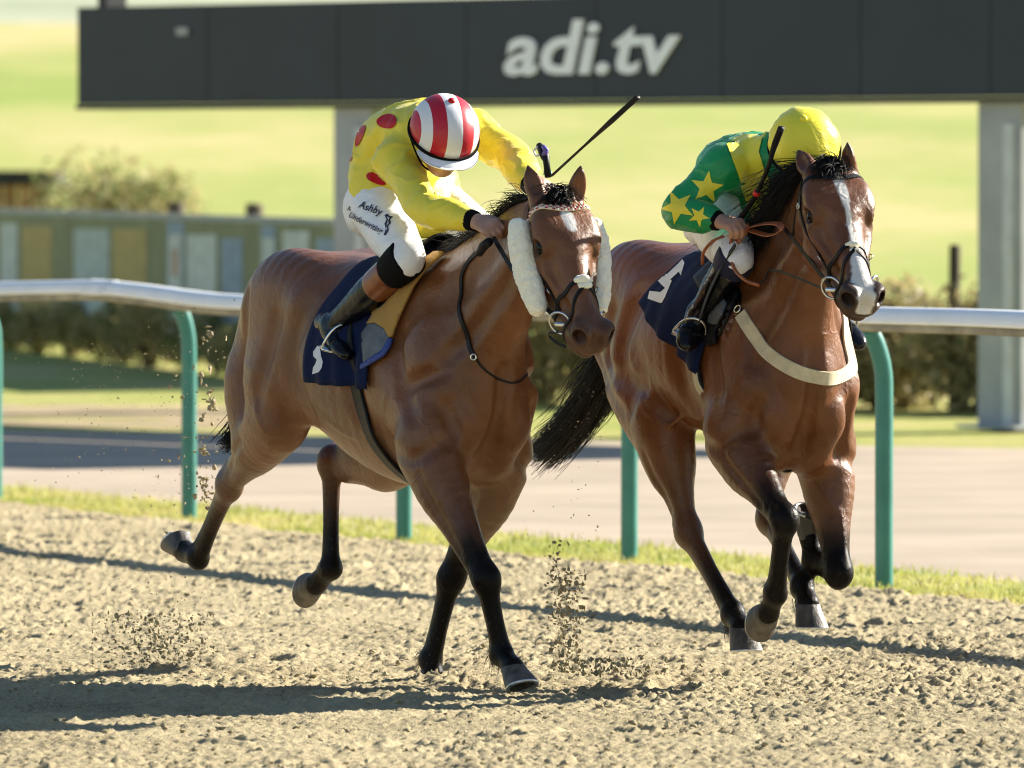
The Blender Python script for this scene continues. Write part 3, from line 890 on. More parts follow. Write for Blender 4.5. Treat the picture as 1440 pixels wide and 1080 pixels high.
def finish_horse(key):
    H = HORSES[key]; p = H['p']; root = H['root']; h = p['head']; S = 1.0
    for s in (-1, 1):
        for part in ('fore', 'hind'):
            L = p[part][s]
            add_hoof(root, L['fet'], L['cor'], L.get('flex', 0))
            cd = unit(L['cor'] - L['fet'])
            bk = -np.cross(unit(L['side']), cd)
            jn = L['knee'] if part == 'fore' else L['hock']
            bk = unit(-(np.cross(unit(L['side']), unit(L['fet'] - jn))))
            bk = -bk if bk[0] > 0 else bk
            rts = []
            for _ in range(60):
                q = L['fet'] + bk * .045 + RNG.normal(size=3) * .012
                rts.append(hair_line(q, bk * .8 + unit(L['fet'] - jn) * .8, RNG.uniform(.03, .065), .15, .25, 4))
            strands('fetlock_hair', rts, M_HAIRB, root, r0=.0014)
        e = MB(); c = HP(h, .196, s * .0835, -.0485)
        prof = [(math.sin(a) * .0245, -math.cos(a) * .0245) for a in np.linspace(.05, math.pi - .05, 12)]
        e.lathe(prof, 18, h['R'] @ np.array([[1, 0, 0], [0, 0, 1], [0, -1, 0]], float), c).build('eye', M_EYE, root)
    # mane along the crest
    rts = []
    back = p['mane']
    cp = crest_points(H, 160)
    nn = back['n']
    for i in range(nn):
        a, up, t = cp[RNG.integers(0, len(cp))]
        s_ = RNG.normal() * .012
        q = a + V3(0, s_, -.004)
        d = up * RNG.uniform(.3, 1.0) - t * RNG.uniform(.2, 1.0) + V3(0, back['side'] * RNG.uniform(-.2, 1.0), 0)
        rts.append(hair_line(q, d, RNG.uniform(*back['len']), RNG.uniform(.05, .32), .22, 7, wind=-t * .12))
    strands('mane', rts, M_HAIR, root, r0=.0022)
    rts = []
    for i in range(back.get('fore', 160)):
        q = HP(h, RNG.uniform(-.02, .05), RNG.normal() * .016, .012)
        d = h['R'] @ V3(RNG.uniform(.0, .5), RNG.normal() * .35 - .2, RNG.uniform(.25, .6))
        rts.append(hair_line(q, d, RNG.uniform(.04, back.get('flen', .12)), .22, .14, 6, wind=(-.16, 0, 0)))
    strands('forelock', rts, M_HAIR, root, r0=.0022)
    # tail
    T = p['tail']
    path = spline(T['path'], 10)
    rts = []
    for i in range(T['n']):
        t0 = RNG.uniform(0, .35); t1 = RNG.uniform(.55, 1.0) if RNG.random() < .55 else RNG.uniform(.8, 1.05)
        off = RNG.normal(size=3); off -= unit(path[-1] - path[0]) * (off @ unit(path[-1] - path[0])) * .8
        m_ = 10; pl = []
        w0 = RNG.normal(size=3) * .008
        for k in range(m_ + 1):
            t = min(t0 + (t1 - t0) * k / m_, 1.0)
            x = t * (len(path) - 1); j = min(int(x), len(path) - 2)
            q = path[j] + (path[j + 1] - path[j]) * (x - j)
            wd = np.interp(t, [0, .15, .5, .8, 1], T['w'])
            pl.append(q + off * wd * (0.35 + .65 * k / m_) + w0 * math.sin(k * 1.3 + i))
        rts.append(np.array(pl))
    strands('tail', rts, M_HAIR, root, r0=.0030, r1=.0007)

poseA['fore'][1]['flex'] = -28
poseB['hind'][-1]['flex'] = -12
poseA['mane'] = dict(n=1500, side=-.15, len=(.07, .20), fore=240, flen=.11)
poseB['mane'] = dict(n=2600, side=-1.3, len=(.14, .34), fore=240, flen=.12)
poseA['tail'] = dict(n=700, path=[(-1.32, 0, 1.34), (-1.46, 0, 1.22), (-1.58, -.03, 1.0), (-1.68, -.07, .84), (-1.72, -.11, .78)], w=[.012, .025, .03, .03, .025])
poseB['tail'] = dict(n=2200, path=[(-1.32, 0, 1.38), (-1.48, -.01, 1.28), (-1.68, -.04, 1.06), (-1.92, -.08, .88), (-2.2, -.13, .73)], w=[.014, .034, .042, .036, .034])
# ------------------------------------------------------------------ jockeys
VJ = float(os.environ.get('VOXJ', 0.0055))
M_SKIN = mat('skin', (.42, .23, .16), .5, var=.12, vscale=20, bump=.1, bscale=120)
M_HAIRP = mat('brown_hair', (.03, .018, .012), .5, var=.3)

def cloth_mat(name, col, rough=.5, wr=.35, sheen=.25, scale=22.0, var=.06, spec=.4):
    """Thin woven cloth with soft creases."""
    m, nd, lk, b = new_mat(name)
    b.inputs['Roughness'].default_value = rough
    b.inputs['Specular IOR Level'].default_value = spec
    b.inputs['Sheen Weight'].default_value = sheen
    b.inputs['Sheen Roughness'].default_value = .35
    tc = N(nd, 'TexCoord')
    nz = N(nd, 'TexNoise', Scale=6.0, Detail=4); lk.new(tc.outputs['Object'], nz.inputs['Vector'])
    rp = N(nd, 'ValToRGB')
    c = np.array(col)
    rp.color_ramp.elements[0].color = (*(c * (1 - var)), 1); rp.color_ramp.elements[1].color = (*np.clip(c * (1 + var), 0, 1), 1)
    lk.new(nz.outputs['Fac'], rp.inputs['Fac']); lk.new(rp.outputs[0], b.inputs['Base Color'])
    mp = N(nd, 'Mapping'); mp.inputs['Rotation'].default_value = (.4, .7, .3); mp.inputs['Scale'].default_value = (1.6, .6, 1)
    lk.new(tc.outputs['Object'], mp.inputs['Vector'])
    w = N(nd, 'TexNoise', Scale=scale, Detail=3, Roughness=.5, Distortion=1.6); lk.new(mp.outputs[0], w.inputs['Vector'])
    ab = N(nd, 'Math', operation='ABSOLUTE'); sb = N(nd, 'Math', operation='SUBTRACT'); sb.inputs[1].default_value = .5
    lk.new(w.outputs['Fac'], sb.inputs[0]); lk.new(sb.outputs[0], ab.inputs[0])
    bp = N(nd, 'Bump', Strength=wr, Distance=.012); lk.new(ab.outputs[0], bp.inputs['Height'])
    wv = N(nd, 'TexNoise', Scale=900.0, Detail=1); lk.new(tc.outputs['Object'], wv.inputs['Vector'])
    b2 = N(nd, 'Bump', Strength=.08, Distance=.001); lk.new(wv.outputs['Fac'], b2.inputs['Height']); lk.new(bp.outputs[0], b2.inputs['Normal'])
    lk.new(b2.outputs[0], b.inputs['Normal'])
    return m

M_SILKY = cloth_mat('yellow_silk', (.84, .70, .055), .42, sheen=.1)
M_SILKR = cloth_mat('red_silk', (.50, .006, .010), .45, sheen=0, spec=.25)
M_SILKG = cloth_mat('green_silk', (.010, .29, .085), .36, sheen=.08)
M_SILKY2 = cloth_mat('bright_yellow_silk', (.86, .76, .05), .38, sheen=.1)
M_WHITE = cloth_mat('white_breeches', (.84, .85, .89), .55, .30, .1)
M_BOOT = mat('black_boot_leather', (.004, .0045, .007), .20, var=.3, vscale=12, bump=.5, bscale=22, spec=.3, bdist=.008)
M_BROWN = mat('tan_boot_leather', (.20, .055, .018), .25, var=.2, vscale=14, bump=.12, bscale=60, spec=.6)
M_BLACKC = cloth_mat('black_cloth', (.005, .005, .006), .8, .25, 0, spec=.1)
M_NAVYK0 = cloth_mat('navy_knee_strap', (.012, .014, .045), .7, .3, .1)
M_NAVY = mat('navy_ink', (.01, .012, .06), .6)

def wrinkle(V, Fc, amp, freq, seed, stretch=(1, 1, 1)):
    n = vnormals(V, Fc)
    st = np.asarray(stretch, float)
    w = V + .05 * np.stack([vnoise(V, (9, 9, 9), seed + i) for i in range(3)], 1)
    a = np.clip(1 - 2.6 * np.abs(vnoise(w * st, (freq,) * 3, seed + 5)), 0, 1) ** 1.6
    b_ = np.clip(1 - 2.6 * np.abs(vnoise(w * st[::-1], (freq * 1.9,) * 3, seed + 6)), 0, 1) ** 1.6
    big = vnoise(V, (6, 6, 6), seed + 7)
    return V + n * ((a * (.6 + .4 * big) + .5 * b_ - .35) * amp)[:, None]

def garment(name, fld, mat_, parent, amp=.0, freq=14, seed=1, stretch=(1, 1, 1), smooth=2):
    V, Fc = fld.mesh(smooth)
    if amp:
        V = wrinkle(V, Fc, amp, freq, seed, stretch)
        V = laplace(laplace(V, Fc, .5), Fc, .4)
    o = mesh_obj(name, V, Fc, mat_, parent)
    return o, bvh_of(V, Fc)

def decal(name, fr, bvh, poly, mat_, parent, step=3.0, off=.0018, holes=(), thick=False):
    """Flat print or sewn patch: photo-space outline laid on the surface the camera ray meets."""
    from mathutils.geometry import delaunay_2d_cdt, intersect_point_tri_2d
    out = []; edges = []
    loops = [poly] + list(holes)
    for lp in loops:
        pts = []
        for a, b in zip(lp, list(lp[1:]) + [lp[0]]):
            L = math.hypot(b[0] - a[0], b[1] - a[1]); n = max(1, int(L / step))
            pts += [(a[0] + (b[0] - a[0]) * i / n, a[1] + (b[1] - a[1]) * i / n) for i in range(n)]
        b0 = len(out); out += pts
        edges += [(b0 + i, b0 + (i + 1) % len(pts)) for i in range(len(pts))]
    P = np.array(poly)
    def inside(q, lp):
        c = False; j = len(lp) - 1
        for i in range(len(lp)):
            if (lp[i][1] > q[1]) != (lp[j][1] > q[1]) and q[0] < (lp[j][0] - lp[i][0]) * (q[1] - lp[i][1]) / (lp[j][1] - lp[i][1]) + lp[i][0]: c = not c
            j = i
        return c
    for x in np.arange(P[:, 0].min(), P[:, 0].max(), step):
        for y in np.arange(P[:, 1].min(), P[:, 1].max(), step):
            if inside((x, y), poly) and not any(inside((x, y), h) for h in holes): out.append((x, y))
    vs, es, fs, *_ = delaunay_2d_cdt([Vector(q) for q in out], edges, [], 0, 1e-4)
    fs = [f for f in fs if inside(sum((vs[i] for i in f), Vector((0, 0))) / len(f), poly) and not any(inside(sum((vs[i] for i in f), Vector((0, 0))) / len(f), h) for h in holes)]
    return lay(name, fr, bvh, [(v.x, v.y) for v in vs], [tuple(f) for f in fs], mat_, parent, off)

def lay(name, fr, bvh, px, faces, mat_, parent, off=.0018):
    c = Vector(fr.cam()); vv = []; ok = []
    for x, y in px:
        h = bvh.ray_cast(c, Vector(fr.rayl(x, y)))
        if h[0] is None: vv.append((0, 0, 0)); ok.append(False)
        else:
            n = h[1]
            if n.dot(Vector(fr.rayl(x, y))) > 0: n = -n
            vv.append(tuple(h[0] + n * off)); ok.append(True)
    A = np.array(vv)
    fs = []
    for f in faces:
        if all(ok[i] for i in f):
            q = A[list(f)]
            if max(np.linalg.norm(q[i] - q[i - 1]) for i in range(len(f))) < .06: fs.append(f)
    used = sorted({i for f in fs for i in f}); mp = {u: i for i, u in enumerate(used)}
    o = mesh_obj(name, [vv[u] for u in used], [tuple(mp[i] for i in f) for f in fs], mat_, parent, smooth=True)
    bm = bmesh.new(); bm.from_mesh(o.data); bmesh.ops.recalc_face_normals(bm, faces=bm.faces)
    cl = Vector(fr.cam())
    for f in bm.faces:
        if f.normal.dot(cl - f.calc_center_median()) < 0: f.normal_flip()
    bm.to_mesh(o.data); bm.free()
    return o

def text_px(body, x, y, size, ang, sx=1.0, shear=.0, offset=.0):
    """A word as flat outline faces in photo pixels; (x, y) is the left end of its base line."""
    cu = bpy.data.curves.new('lettering', 'FONT')
    cu.body = body; cu.size = 1.0; cu.shear = shear; cu.offset = offset; cu.resolution_u = 3; cu.fill_mode = 'FRONT'
    ob = bpy.data.objects.new('lettering_source', cu); COL.objects.link(ob)
    dg = bpy.context.evaluated_depsgraph_get()
    me = ob.evaluated_get(dg).to_mesh()
    vs = [(v.co.x, v.co.y) for v in me.vertices]; fs = [tuple(p.vertices) for p in me.polygons]
    ob.evaluated_get(dg).to_mesh_clear()
    bpy.data.objects.remove(ob); bpy.data.curves.remove(cu)
    a = math.radians(ang); out = []
    for u, v in vs:
        u, v = u * size * sx, -v * size
        out.append((x + u * math.cos(a) - v * math.sin(a), y + u * math.sin(a) + v * math.cos(a)))
    return out, fs

def star(cx, cy, r, rot=0, k=.42, sq=1.0):
    return [(cx + sq * (r if i % 2 == 0 else r * k) * math.sin(math.radians(rot + i * 36)), cy - (r if i % 2 == 0 else r * k) * math.cos(math.radians(rot + i * 36))) for i in range(10)]

def blob(cx, cy, rx, ry, rot=0, n=20, wob=.06):
    a = math.radians(rot)
    o = []
    for i in range(n):
        t = 2 * math.pi * i / n
        k = 1 + wob * math.sin(3 * t + cx)
        u, v = rx * k * math.cos(t), ry * k * math.sin(t)
        o.append((cx + u * math.cos(a) - v * math.sin(a), cy + u * math.sin(a) + v * math.cos(a)))
    return o

def hand_field(f, wrist, knuck, palm_n, curl=1.0, thumb_side=None, axis=None):
    """Fist: palm from wrist to knuckles, four fingers curling towards palm_n round a rein, thumb on top."""
    w = np.asarray(wrist, float); kx = np.asarray(knuck, float)
    d = unit(kx - w); n = unit(np.asarray(palm_n, float) - d * (np.asarray(palm_n, float) @ d)); s = np.cross(d, n)
    if thumb_side is not None and s @ np.asarray(thumb_side) < 0: s = -s
    L = np.linalg.norm(kx - w)
    f.sweep([(*w, .024, .019), (*(w + d * L * .45), .033, .019), (*(w + d * L), .037, .016)], s, k=.02)
    for i, (o, ln) in enumerate(((.030, .92), (.010, 1.0), (-.010, .94), (-.029, .78))):
        b = w + d * L * (1.0 if i in (1, 2) else .96) + s * o
        p1 = b + (d * .75 + n * .5) * .034 * ln * curl
        p2 = p1 + (n * .95 - d * .35) * .026 * ln
        p3 = p2 + (-d * .95 + n * .1) * .022 * ln
        f.limb([(*b, .0098), (*p1, .0092), (*p2, .0084), (*p3, .0072)], k=.006, sub=3)
        f.ell(b - n * .004, (.011, .011, .011), k=.012)
    tb = w + d * L * .30 + s * .030
    f.limb([(*tb, .014), (*(w + d * L * .70 + s * .046 + n * .012), .0115), (*(w + d * L * 1.02 + s * .040 + n * .026), .0100), (*(w + d * L * 1.16 + s * .026 + n * .036), .0078)], k=.01, sub=3)

def person_head(f, c, F_, C_, L_):
    """c: centre of the skull; F face, C crown, L left."""
    R = np.stack([F_, L_, C_], 1)
    P = lambda x, y, z: c + R @ V3(x, y, z)
    f.ell(P(-.01, 0, .01), (.098, .077, .098), R, k=.02)
    f.ell(P(.035, 0, -.055), (.062, .062, .075), R, k=.03)
    f.ell(P(.055, 0, -.105), (.036, .038, .028), R, k=.03)                                    # chin
    f.sweep([(*P(.092, 0, -.015), .010, .010), (*P(.112, 0, -.045), .013, .012), (*P(.104, 0, -.056), .017, .011)], L_, k=.015)   # nose
    for s in (1, -1):
        f.ell(P(.062, s * .040, -.050), (.03, .025, .025), R, k=.02)                          # cheekbone
        f.ell(P(.084, s * .032, -.004), (.016, .024, .009), R, k=.015)                        # brow
        f.ell(P(.094, s * .032, -.022), (.014, .016, .010), R, k=.008, op='sub')
        f.ell(P(.086, s * .031, -.022), (.012, .012, .011), R, k=.004)
        f.ell(P(-.005, s * .082, -.030), (.02, .010, .032), R, k=.008)                        # ear
    f.ell(P(.090, 0, -.076), (.014, .024, .006), R, k=.008); f.ell(P(.086, 0, -.088), (.014, .020, .006), R, k=.008)
    f.ell(P(.100, 0, -.082), (.01, .022, .0018), R, k=.003, op='sub')
    return P

def head_axes(fr, crown_w, face_w):
    c = unit(np.asarray(crown_w, float) @ fr.R); f = np.asarray(face_w, float) @ fr.R
    f = unit(f - c * (f @ c))
    return f, c, np.cross(c, f)

def helmet(root, ctr, F_, C_, L_, mat_, name, strapmat, wob=0.0, R0=(.137, .122, .125), peakmat=None, button=None):
    """Skull cap under a silk: shell, rim band, peak, button, chin strap. Local x face, y left, z crown."""
    m4 = Matrix.Identity(4)
    for i in range(3):
        for j, a in enumerate((F_, L_, C_)): m4[i][j] = a[i]
        m4[i][3] = ctr[i]
    nu, nv = 56, 26
    vs = []; fs = []
    for i in range(nv + 1):
        th = math.radians(.5 + 106 * i / nv)
        for j in range(nu):
            ph = 2 * math.pi * j / nu
            r = 1.0 - .035 * sstep(70, 106, math.degrees(th))
            k = 1 + wob * (math.sin(ph * 6 + .6 + 1.2 * math.sin(th * 3)) * .5 + math.sin(ph * 15 + th * 5 + 2 * math.sin(ph * 3)) * .35) * math.sin(th) ** 2
            vs.append((R0[0] * r * k * math.sin(th) * math.cos(ph), R0[1] * r * k * math.sin(th) * math.sin(ph), R0[2] * r * k * math.cos(th)))
    for i in range(nv):
        for j in range(nu):
            fs.append((i * nu + j, (i + 1) * nu + j, (i + 1) * nu + (j + 1) % nu, i * nu + (j + 1) % nu))
    fs.append(tuple(range(nu)))
    o = mesh_obj('helmet', vs, fs, mat_, root)
    o.matrix_local = m4
    sm = o.modifiers.new('shell', 'SOLIDIFY'); sm.thickness = .006; sm.offset = -1
    # rim band
    pts = [(R0[0] * 1.005 * math.cos(a), R0[1] * 1.005 * math.sin(a), -.016 - .010 * math.cos(a)) for a in np.linspace(0, 2 * math.pi, 49)]
    mb = MB()
    for i in range(48):
        a, b = V3(*pts[i]), V3(*pts[i + 1])
        o1, o2 = unit(a * V3(1, 1, 0)) * .0035, unit(b * V3(1, 1, 0)) * .0035
        z = V3(0, 0, .0045)
        mb.add([a + o1 - z, b + o2 - z, b + o2 + z, a + o1 + z], [(0, 1, 2, 3)])
        mb.add([a - o1 - z, b - o2 - z, b - o2 + z, a - o1 + z], [(3, 2, 1, 0)])
        mb.add([a - o1 + z, b - o2 + z, b + o2 + z, a + o1 + z], [(3, 2, 1, 0)])
    mb.build('rim_band', strapmat, o)
    # peak
    vs = []; fs = []
    na, nr = 24, 6
    for lay_ in (0, 1):
        for i in range(nr + 1):
            for j in range(na + 1):
                a = math.radians(-58 + 116 * j / na)
                ext = .045 * math.cos(a * 1.4) ** .7 * i / nr
                r = 1.0 + ext / R0[0]
                vs.append((R0[0] * .985 * r * math.cos(a), R0[1] * .985 * r * math.sin(a), -.030 - .20 * ext - .35 * ext * abs(math.sin(a)) + (.004 if lay_ else 0)))
    n1 = (nr + 1) * (na + 1)
    for i in range(nr):
        for j in range(na):
            q = (i * (na + 1) + j, i * (na + 1) + j + 1, (i + 1) * (na + 1) + j + 1, (i + 1) * (na + 1) + j)
            fs.append(q[::-1]); fs.append(tuple(x + n1 for x in q))
    e = nr * (na + 1)
    for j in range(na): fs.append((e + j, e + j + 1, e + j + 1 + n1, e + j + n1))
    mesh_obj('peak', vs, fs, peakmat or mat_, o)
    if button is not None:
        MB().lathe([(.001, .010), (.010, .008), (.013, .002), (.012, -.003)], 14, o=(0, 0, R0[2])).build('button', button, o)
    # chin strap
    for s in (1, -1):
        pts = spline([(.01, s * R0[1] * .96, -.03), (.02, s * .088, -.085), (.045, s * .055, -.125), (.055, 0, -.140)], 6)
        MB().tube(pts, .006, 6, squash=.5).build('chin_strap', strapmat, o)
    # goggles
    fr_ = [(.108 * math.cos(a) if abs(a) < 1.2 else .108 * math.cos(a), .098 * math.sin(a), -.052) for a in np.linspace(-1.05, 1.05, 17)]
    return o

def helmetA_mat():
    m, nd, lk, b = new_mat('red_white_striped_cap')
    tc = N(nd, 'TexCoord'); sp = N(nd, 'SeparateXYZ'); lk.new(tc.outputs['Object'], sp.inputs[0])
    ab = N(nd, 'Math', operation='ABSOLUTE'); lk.new(sp.outputs['Y'], ab.inputs[0])
    dv = N(nd, 'Math', operation='DIVIDE'); dv.inputs[1].default_value = .122; lk.new(ab.outputs[0], dv.inputs[0])
    rp = N(nd, 'ValToRGB'); rp.color_ramp.interpolation = 'CONSTANT'
    W, R_ = (.78, .78, .80, 1), (.50, .012, .03, 1)
    el = rp.color_ramp.elements
    el[0].position = 0; el[0].color = W; el[1].position = .22; el[1].color = R_
    for p_, c_ in ((.60, W), (.85, R_)):
        e = el.new(p_); e.color = c_
    lk.new(dv.outputs[0], rp.inputs['Fac']); lk.new(rp.outputs[0], b.inputs['Base Color'])
    b.inputs['Roughness'].default_value = .38; b.inputs['Specular IOR Level'].default_value = .5
    nz = N(nd, 'TexNoise', Scale=28.0, Detail=3); lk.new(tc.outputs['Object'], nz.inputs['Vector'])
    bp = N(nd, 'Bump', Strength=.12, Distance=.01); lk.new(nz.outputs['Fac'], bp.inputs['Height']); lk.new(bp.outputs[0], b.inputs['Normal'])
    return m

def build_jockey(key, fr, J, label, M):
    root = empty('person', label, 'jockey', matrix=fr.matrix())
    lo = np.array([-.95, -.50, 1.0]); hi = np.array([.62, .50, 2.14])
    F_, C_, L_ = J['axes']
    hc = J['head']
    nb = hc - C_ * .10 - F_ * .03
    ub = np.array(J['spine'][-1][:3])
    # body: head, neck, trunk, arms, hands and legs as one surface
    f = Field(lo, hi, VJ)
    person_head(f, hc, F_, C_, L_)
    f.limb([(*(hc - C_ * .05 - F_ * .02), .058), (*nb, .056), (*ub, .075)], k=.03)
    f.sweep([(n[0], n[1], n[2], n[3] * .8, n[4] * .75) for n in J['spine'][1:]], k=.04)
    for s in (-1, 1):
        A = J['arm'][s]; G = J['leg'][s]
        f.limb([(*A['sh'], .05), (*A['el'], .036), (*((A['el'] + A['wr']) * .5), .034), (*A['wr'], .025)], k=.03)
        hand_field(f, A['wr'], A['kn'], A['palm'], thumb_side=A['thumb'])
        f.limb([(*G['hip'], .055), (*G['knee'], .036), (*G['ankle'], .024), (*((G['heel'] + G['toe']) / 2), .018)], k=.02)
    V, Fc = f.mesh(2)
    body = mesh_obj('body', V, Fc, M_SKIN, root)
    # breeches
    f = Field(lo, hi, VJ)
    pv = J['pelvis']
    f.sweep([(*(pv + V3(-.055, 0, -.03)), .165, .10), (*pv, .170, .115), (*(pv + V3(.02, 0, .05)), .140, .10)], k=.03)
    for s in (-1, 1):
        G = J['leg'][s]
        h2, k2, a2 = G['hip'], G['knee'], G['ankle']
        f.ell(h2 + V3(-.075, 0, -.03), (.095, .08, .09), k=.05)
        f.sweep([(*h2, .098, .110), (*(h2 * .5 + k2 * .5 + V3(0, 0, -.012)), .084, .095), (*k2, .062, .064), (*(k2 + (a2 - k2) * .08), .054, .056)], k=.05)
        if s == -1: pass
    ob_breech, bv = garment('breeches', f, M_WHITE, root, .0045, 13, 21, (.7, 1, 1.5))
    # silks
    f = Field(lo, hi, VJ)
    f.sweep(J['spine'], k=.03)
    for s in (-1, 1):
        A = J['arm'][s]
        sh, el, wr = A['sh'], A['el'], A['wr']
        f.ell(sh, (.078, .075, .075), k=.06)
        pf = A.get('puff', 0.0)
        m2 = el * .45 + wr * .55
        f.sweep([(*sh, .068, .070), (*(sh * .5 + el * .5), .056 + pf, .058 + pf), (*el, .056 + pf, .056 + pf), (*m2, .050 + pf, .050 + pf), (*(wr * .9 + el * .1), .036, .036)], unit(np.cross(el - sh, wr - el) + V3(0, .01, 0)), k=.04)
    f.limb([(*ub, .085), (*(nb * .6 + ub * .4), .064)], k=.04)
    f.cut(J['hem'][0], J['hem'][1], .006)
    ob_silk, bs = garment('silks', f, M['silk'], root, .0095, 8, 33, (1.5, .8, .8), smooth=2)
    for s in (-1, 1):
        A = J['arm'][s]; d = unit(A['wr'] - A['el'])
        MB().tube([A['wr'] - d * .034, A['wr'] - d * .028, A['wr'] - d * .004, A['wr'] + d * .004], [.034, .037, .035, .029], 18).build('cuff', M_BLACKC, root)
        G = J['leg'][s]; kn, an, he, to = G['knee'], G['ankle'], G['heel'], G['toe']
        sd = V3(0, 1, 0)
        ax = an - kn
        P = lambda t: kn + ax * t
        f = Field(np.minimum.reduce([kn, an, he, to]) - .12, np.maximum.reduce([kn, an, he, to]) + .12, VJ)
        fw_ = unit(to - he)
        f.sweep([(*P(.40), .0545, .058), (*P(.55), .054, .060), (*P(.75), .046, .050), (*P(.93), .041, .045), (*an, .041, .046)], sd, k=.02)
        f.sweep([(*he, .034, .036), (*((he + an) / 2 + fw_ * .02), .038, .045), (*(he * .5 + to * .5), .040, .034), (*(he * .15 + to * .85), .042, .026), (*to, .030, .020)], sd, k=.035)
        bt, _ = garment('boot', f, M_BOOT, root)
        f = Field(np.minimum(kn, an) - .1, np.maximum(kn, an) + .1, VJ)
        f.sweep([(*P(.24), .0575, .061), (*P(.34), .058, .062), (*P(.44), .0565, .0605)], sd, k=.02, sub=3)
        f.cut(P(.215), -ax, .003); f.cut(P(.435), ax, .003)
        garment('boot_cuff', f, M.get('cuff', M_BROWN), bt)
        f = Field(np.minimum(kn, an) - .1, np.maximum(kn, an) + .1, VJ)
        f.sweep([(*(P(-.10)), .070, .072), (*P(.06), .069, .073), (*P(.23), .0605, .065)], sd, k=.02, sub=3)
        f.cut(P(-.02), -unit(ax) * .75 - unit(P(0) - G['hip']) * .1, .004); f.cut(P(.22), ax, .003)
        garment('boot_top', f, M.get('top', M_BLACKC), bt)
    return dict(root=root, breech=ob_breech, bb=bv, silk=ob_silk, bs=bs, J=J, fr=fr)

def leg_j(hip, knee, ankle, toe, s):
    hip, knee, ankle, toe = (np.array(a, float) for a in (hip, knee, ankle, toe))
    if s == 1: hip, knee, ankle, toe = (a * V3(1, -1, 1) for a in (hip, knee, ankle, toe))
    sh = unit(ankle - knee); d = toe - ankle
    heel = ankle + sh * .045 - unit(d) * .055
    return dict(hip=hip, knee=knee, ankle=ankle, toe=toe, heel=heel)

LA = [A_(530, 285, -.105), A_(573, 362, -.20), A_(470, 458, -.27), A_(489, 499, -.285)]
axA = head_axes(FA, (.20, -.55, .81), (.24, -.80, -.55))
jA = dict(pelvis=V3(-.49, 0, 1.70), hem=(V3(-.46, 0, 1.70), V3(-.70, 0, -1)),
          spine=[(-.40, 0, 1.61, .205, .165), (-.455, 0, 1.73, .205, .155), (-.455, 0, 1.86, .182, .128), (-.33, 0, 1.925, .184, .110), (-.17, -.02, 1.925, .150, .092), (-.09, -.04, 1.925, .085, .07)],
          head=A_(624, 188, -.085), axes=axA,
          arm={-1: dict(sh=A_(558, 226, -.165), el=A_(598, 294, -.205), wr=A_(669, 311, -.125), kn=A_(691, 320, -.105), palm=(.35, .55, -.75), thumb=(.5, .6, .5), puff=.004),
               1: dict(sh=A_(664, 186, .165), el=A_(718, 218, .21), wr=A_(748, 262, .125), kn=A_(765, 258, .125), palm=(.2, -.5, -.8), thumb=(.3, -.4, .8), puff=.010)},
          leg={s: leg_j(*LA, s) for s in (-1, 1)})
LB = [B_(1003, 302, -.11), B_(1036, 362, -.175), B_(985, 440, -.245), B_(964, 486, -.32)]
axB = head_axes(FB, (-.04, -.70, .71), (.25, -.72, -.65))
jB = dict(pelvis=V3(-.44, 0, 1.685), hem=(V3(-.42, 0, 1.66), V3(-.45, 0, -1)),
          spine=[(-.40, 0, 1.63, .165, .12), (-.44, 0, 1.70, .165, .118), (-.42, 0, 1.765, .166, .118), (-.32, 0, 1.805, .176, .112), (-.16, -.01, 1.82, .150, .095), (-.03, 0, 1.835, .085, .07)],
          head=B_(1131, 207, .03), axes=axB,
          arm={-1: dict(sh=B_(1016, 236, -.18), el=B_(956, 296, -.33), wr=B_(1012, 311, -.235), kn=B_(1033, 316, -.21), palm=(.1, .3, -.9), thumb=(.5, .6, .6), puff=.007),
               1: dict(sh=V3(-.20, .16, 1.80), el=V3(-.16, .30, 1.66), wr=V3(.02, .17, 1.60), kn=V3(.08, .14, 1.59), palm=(.1, -.3, -.9), thumb=(.5, -.6, .6), puff=.012)},
          leg={s: leg_j(*LB, s) for s in (-1, 1)})

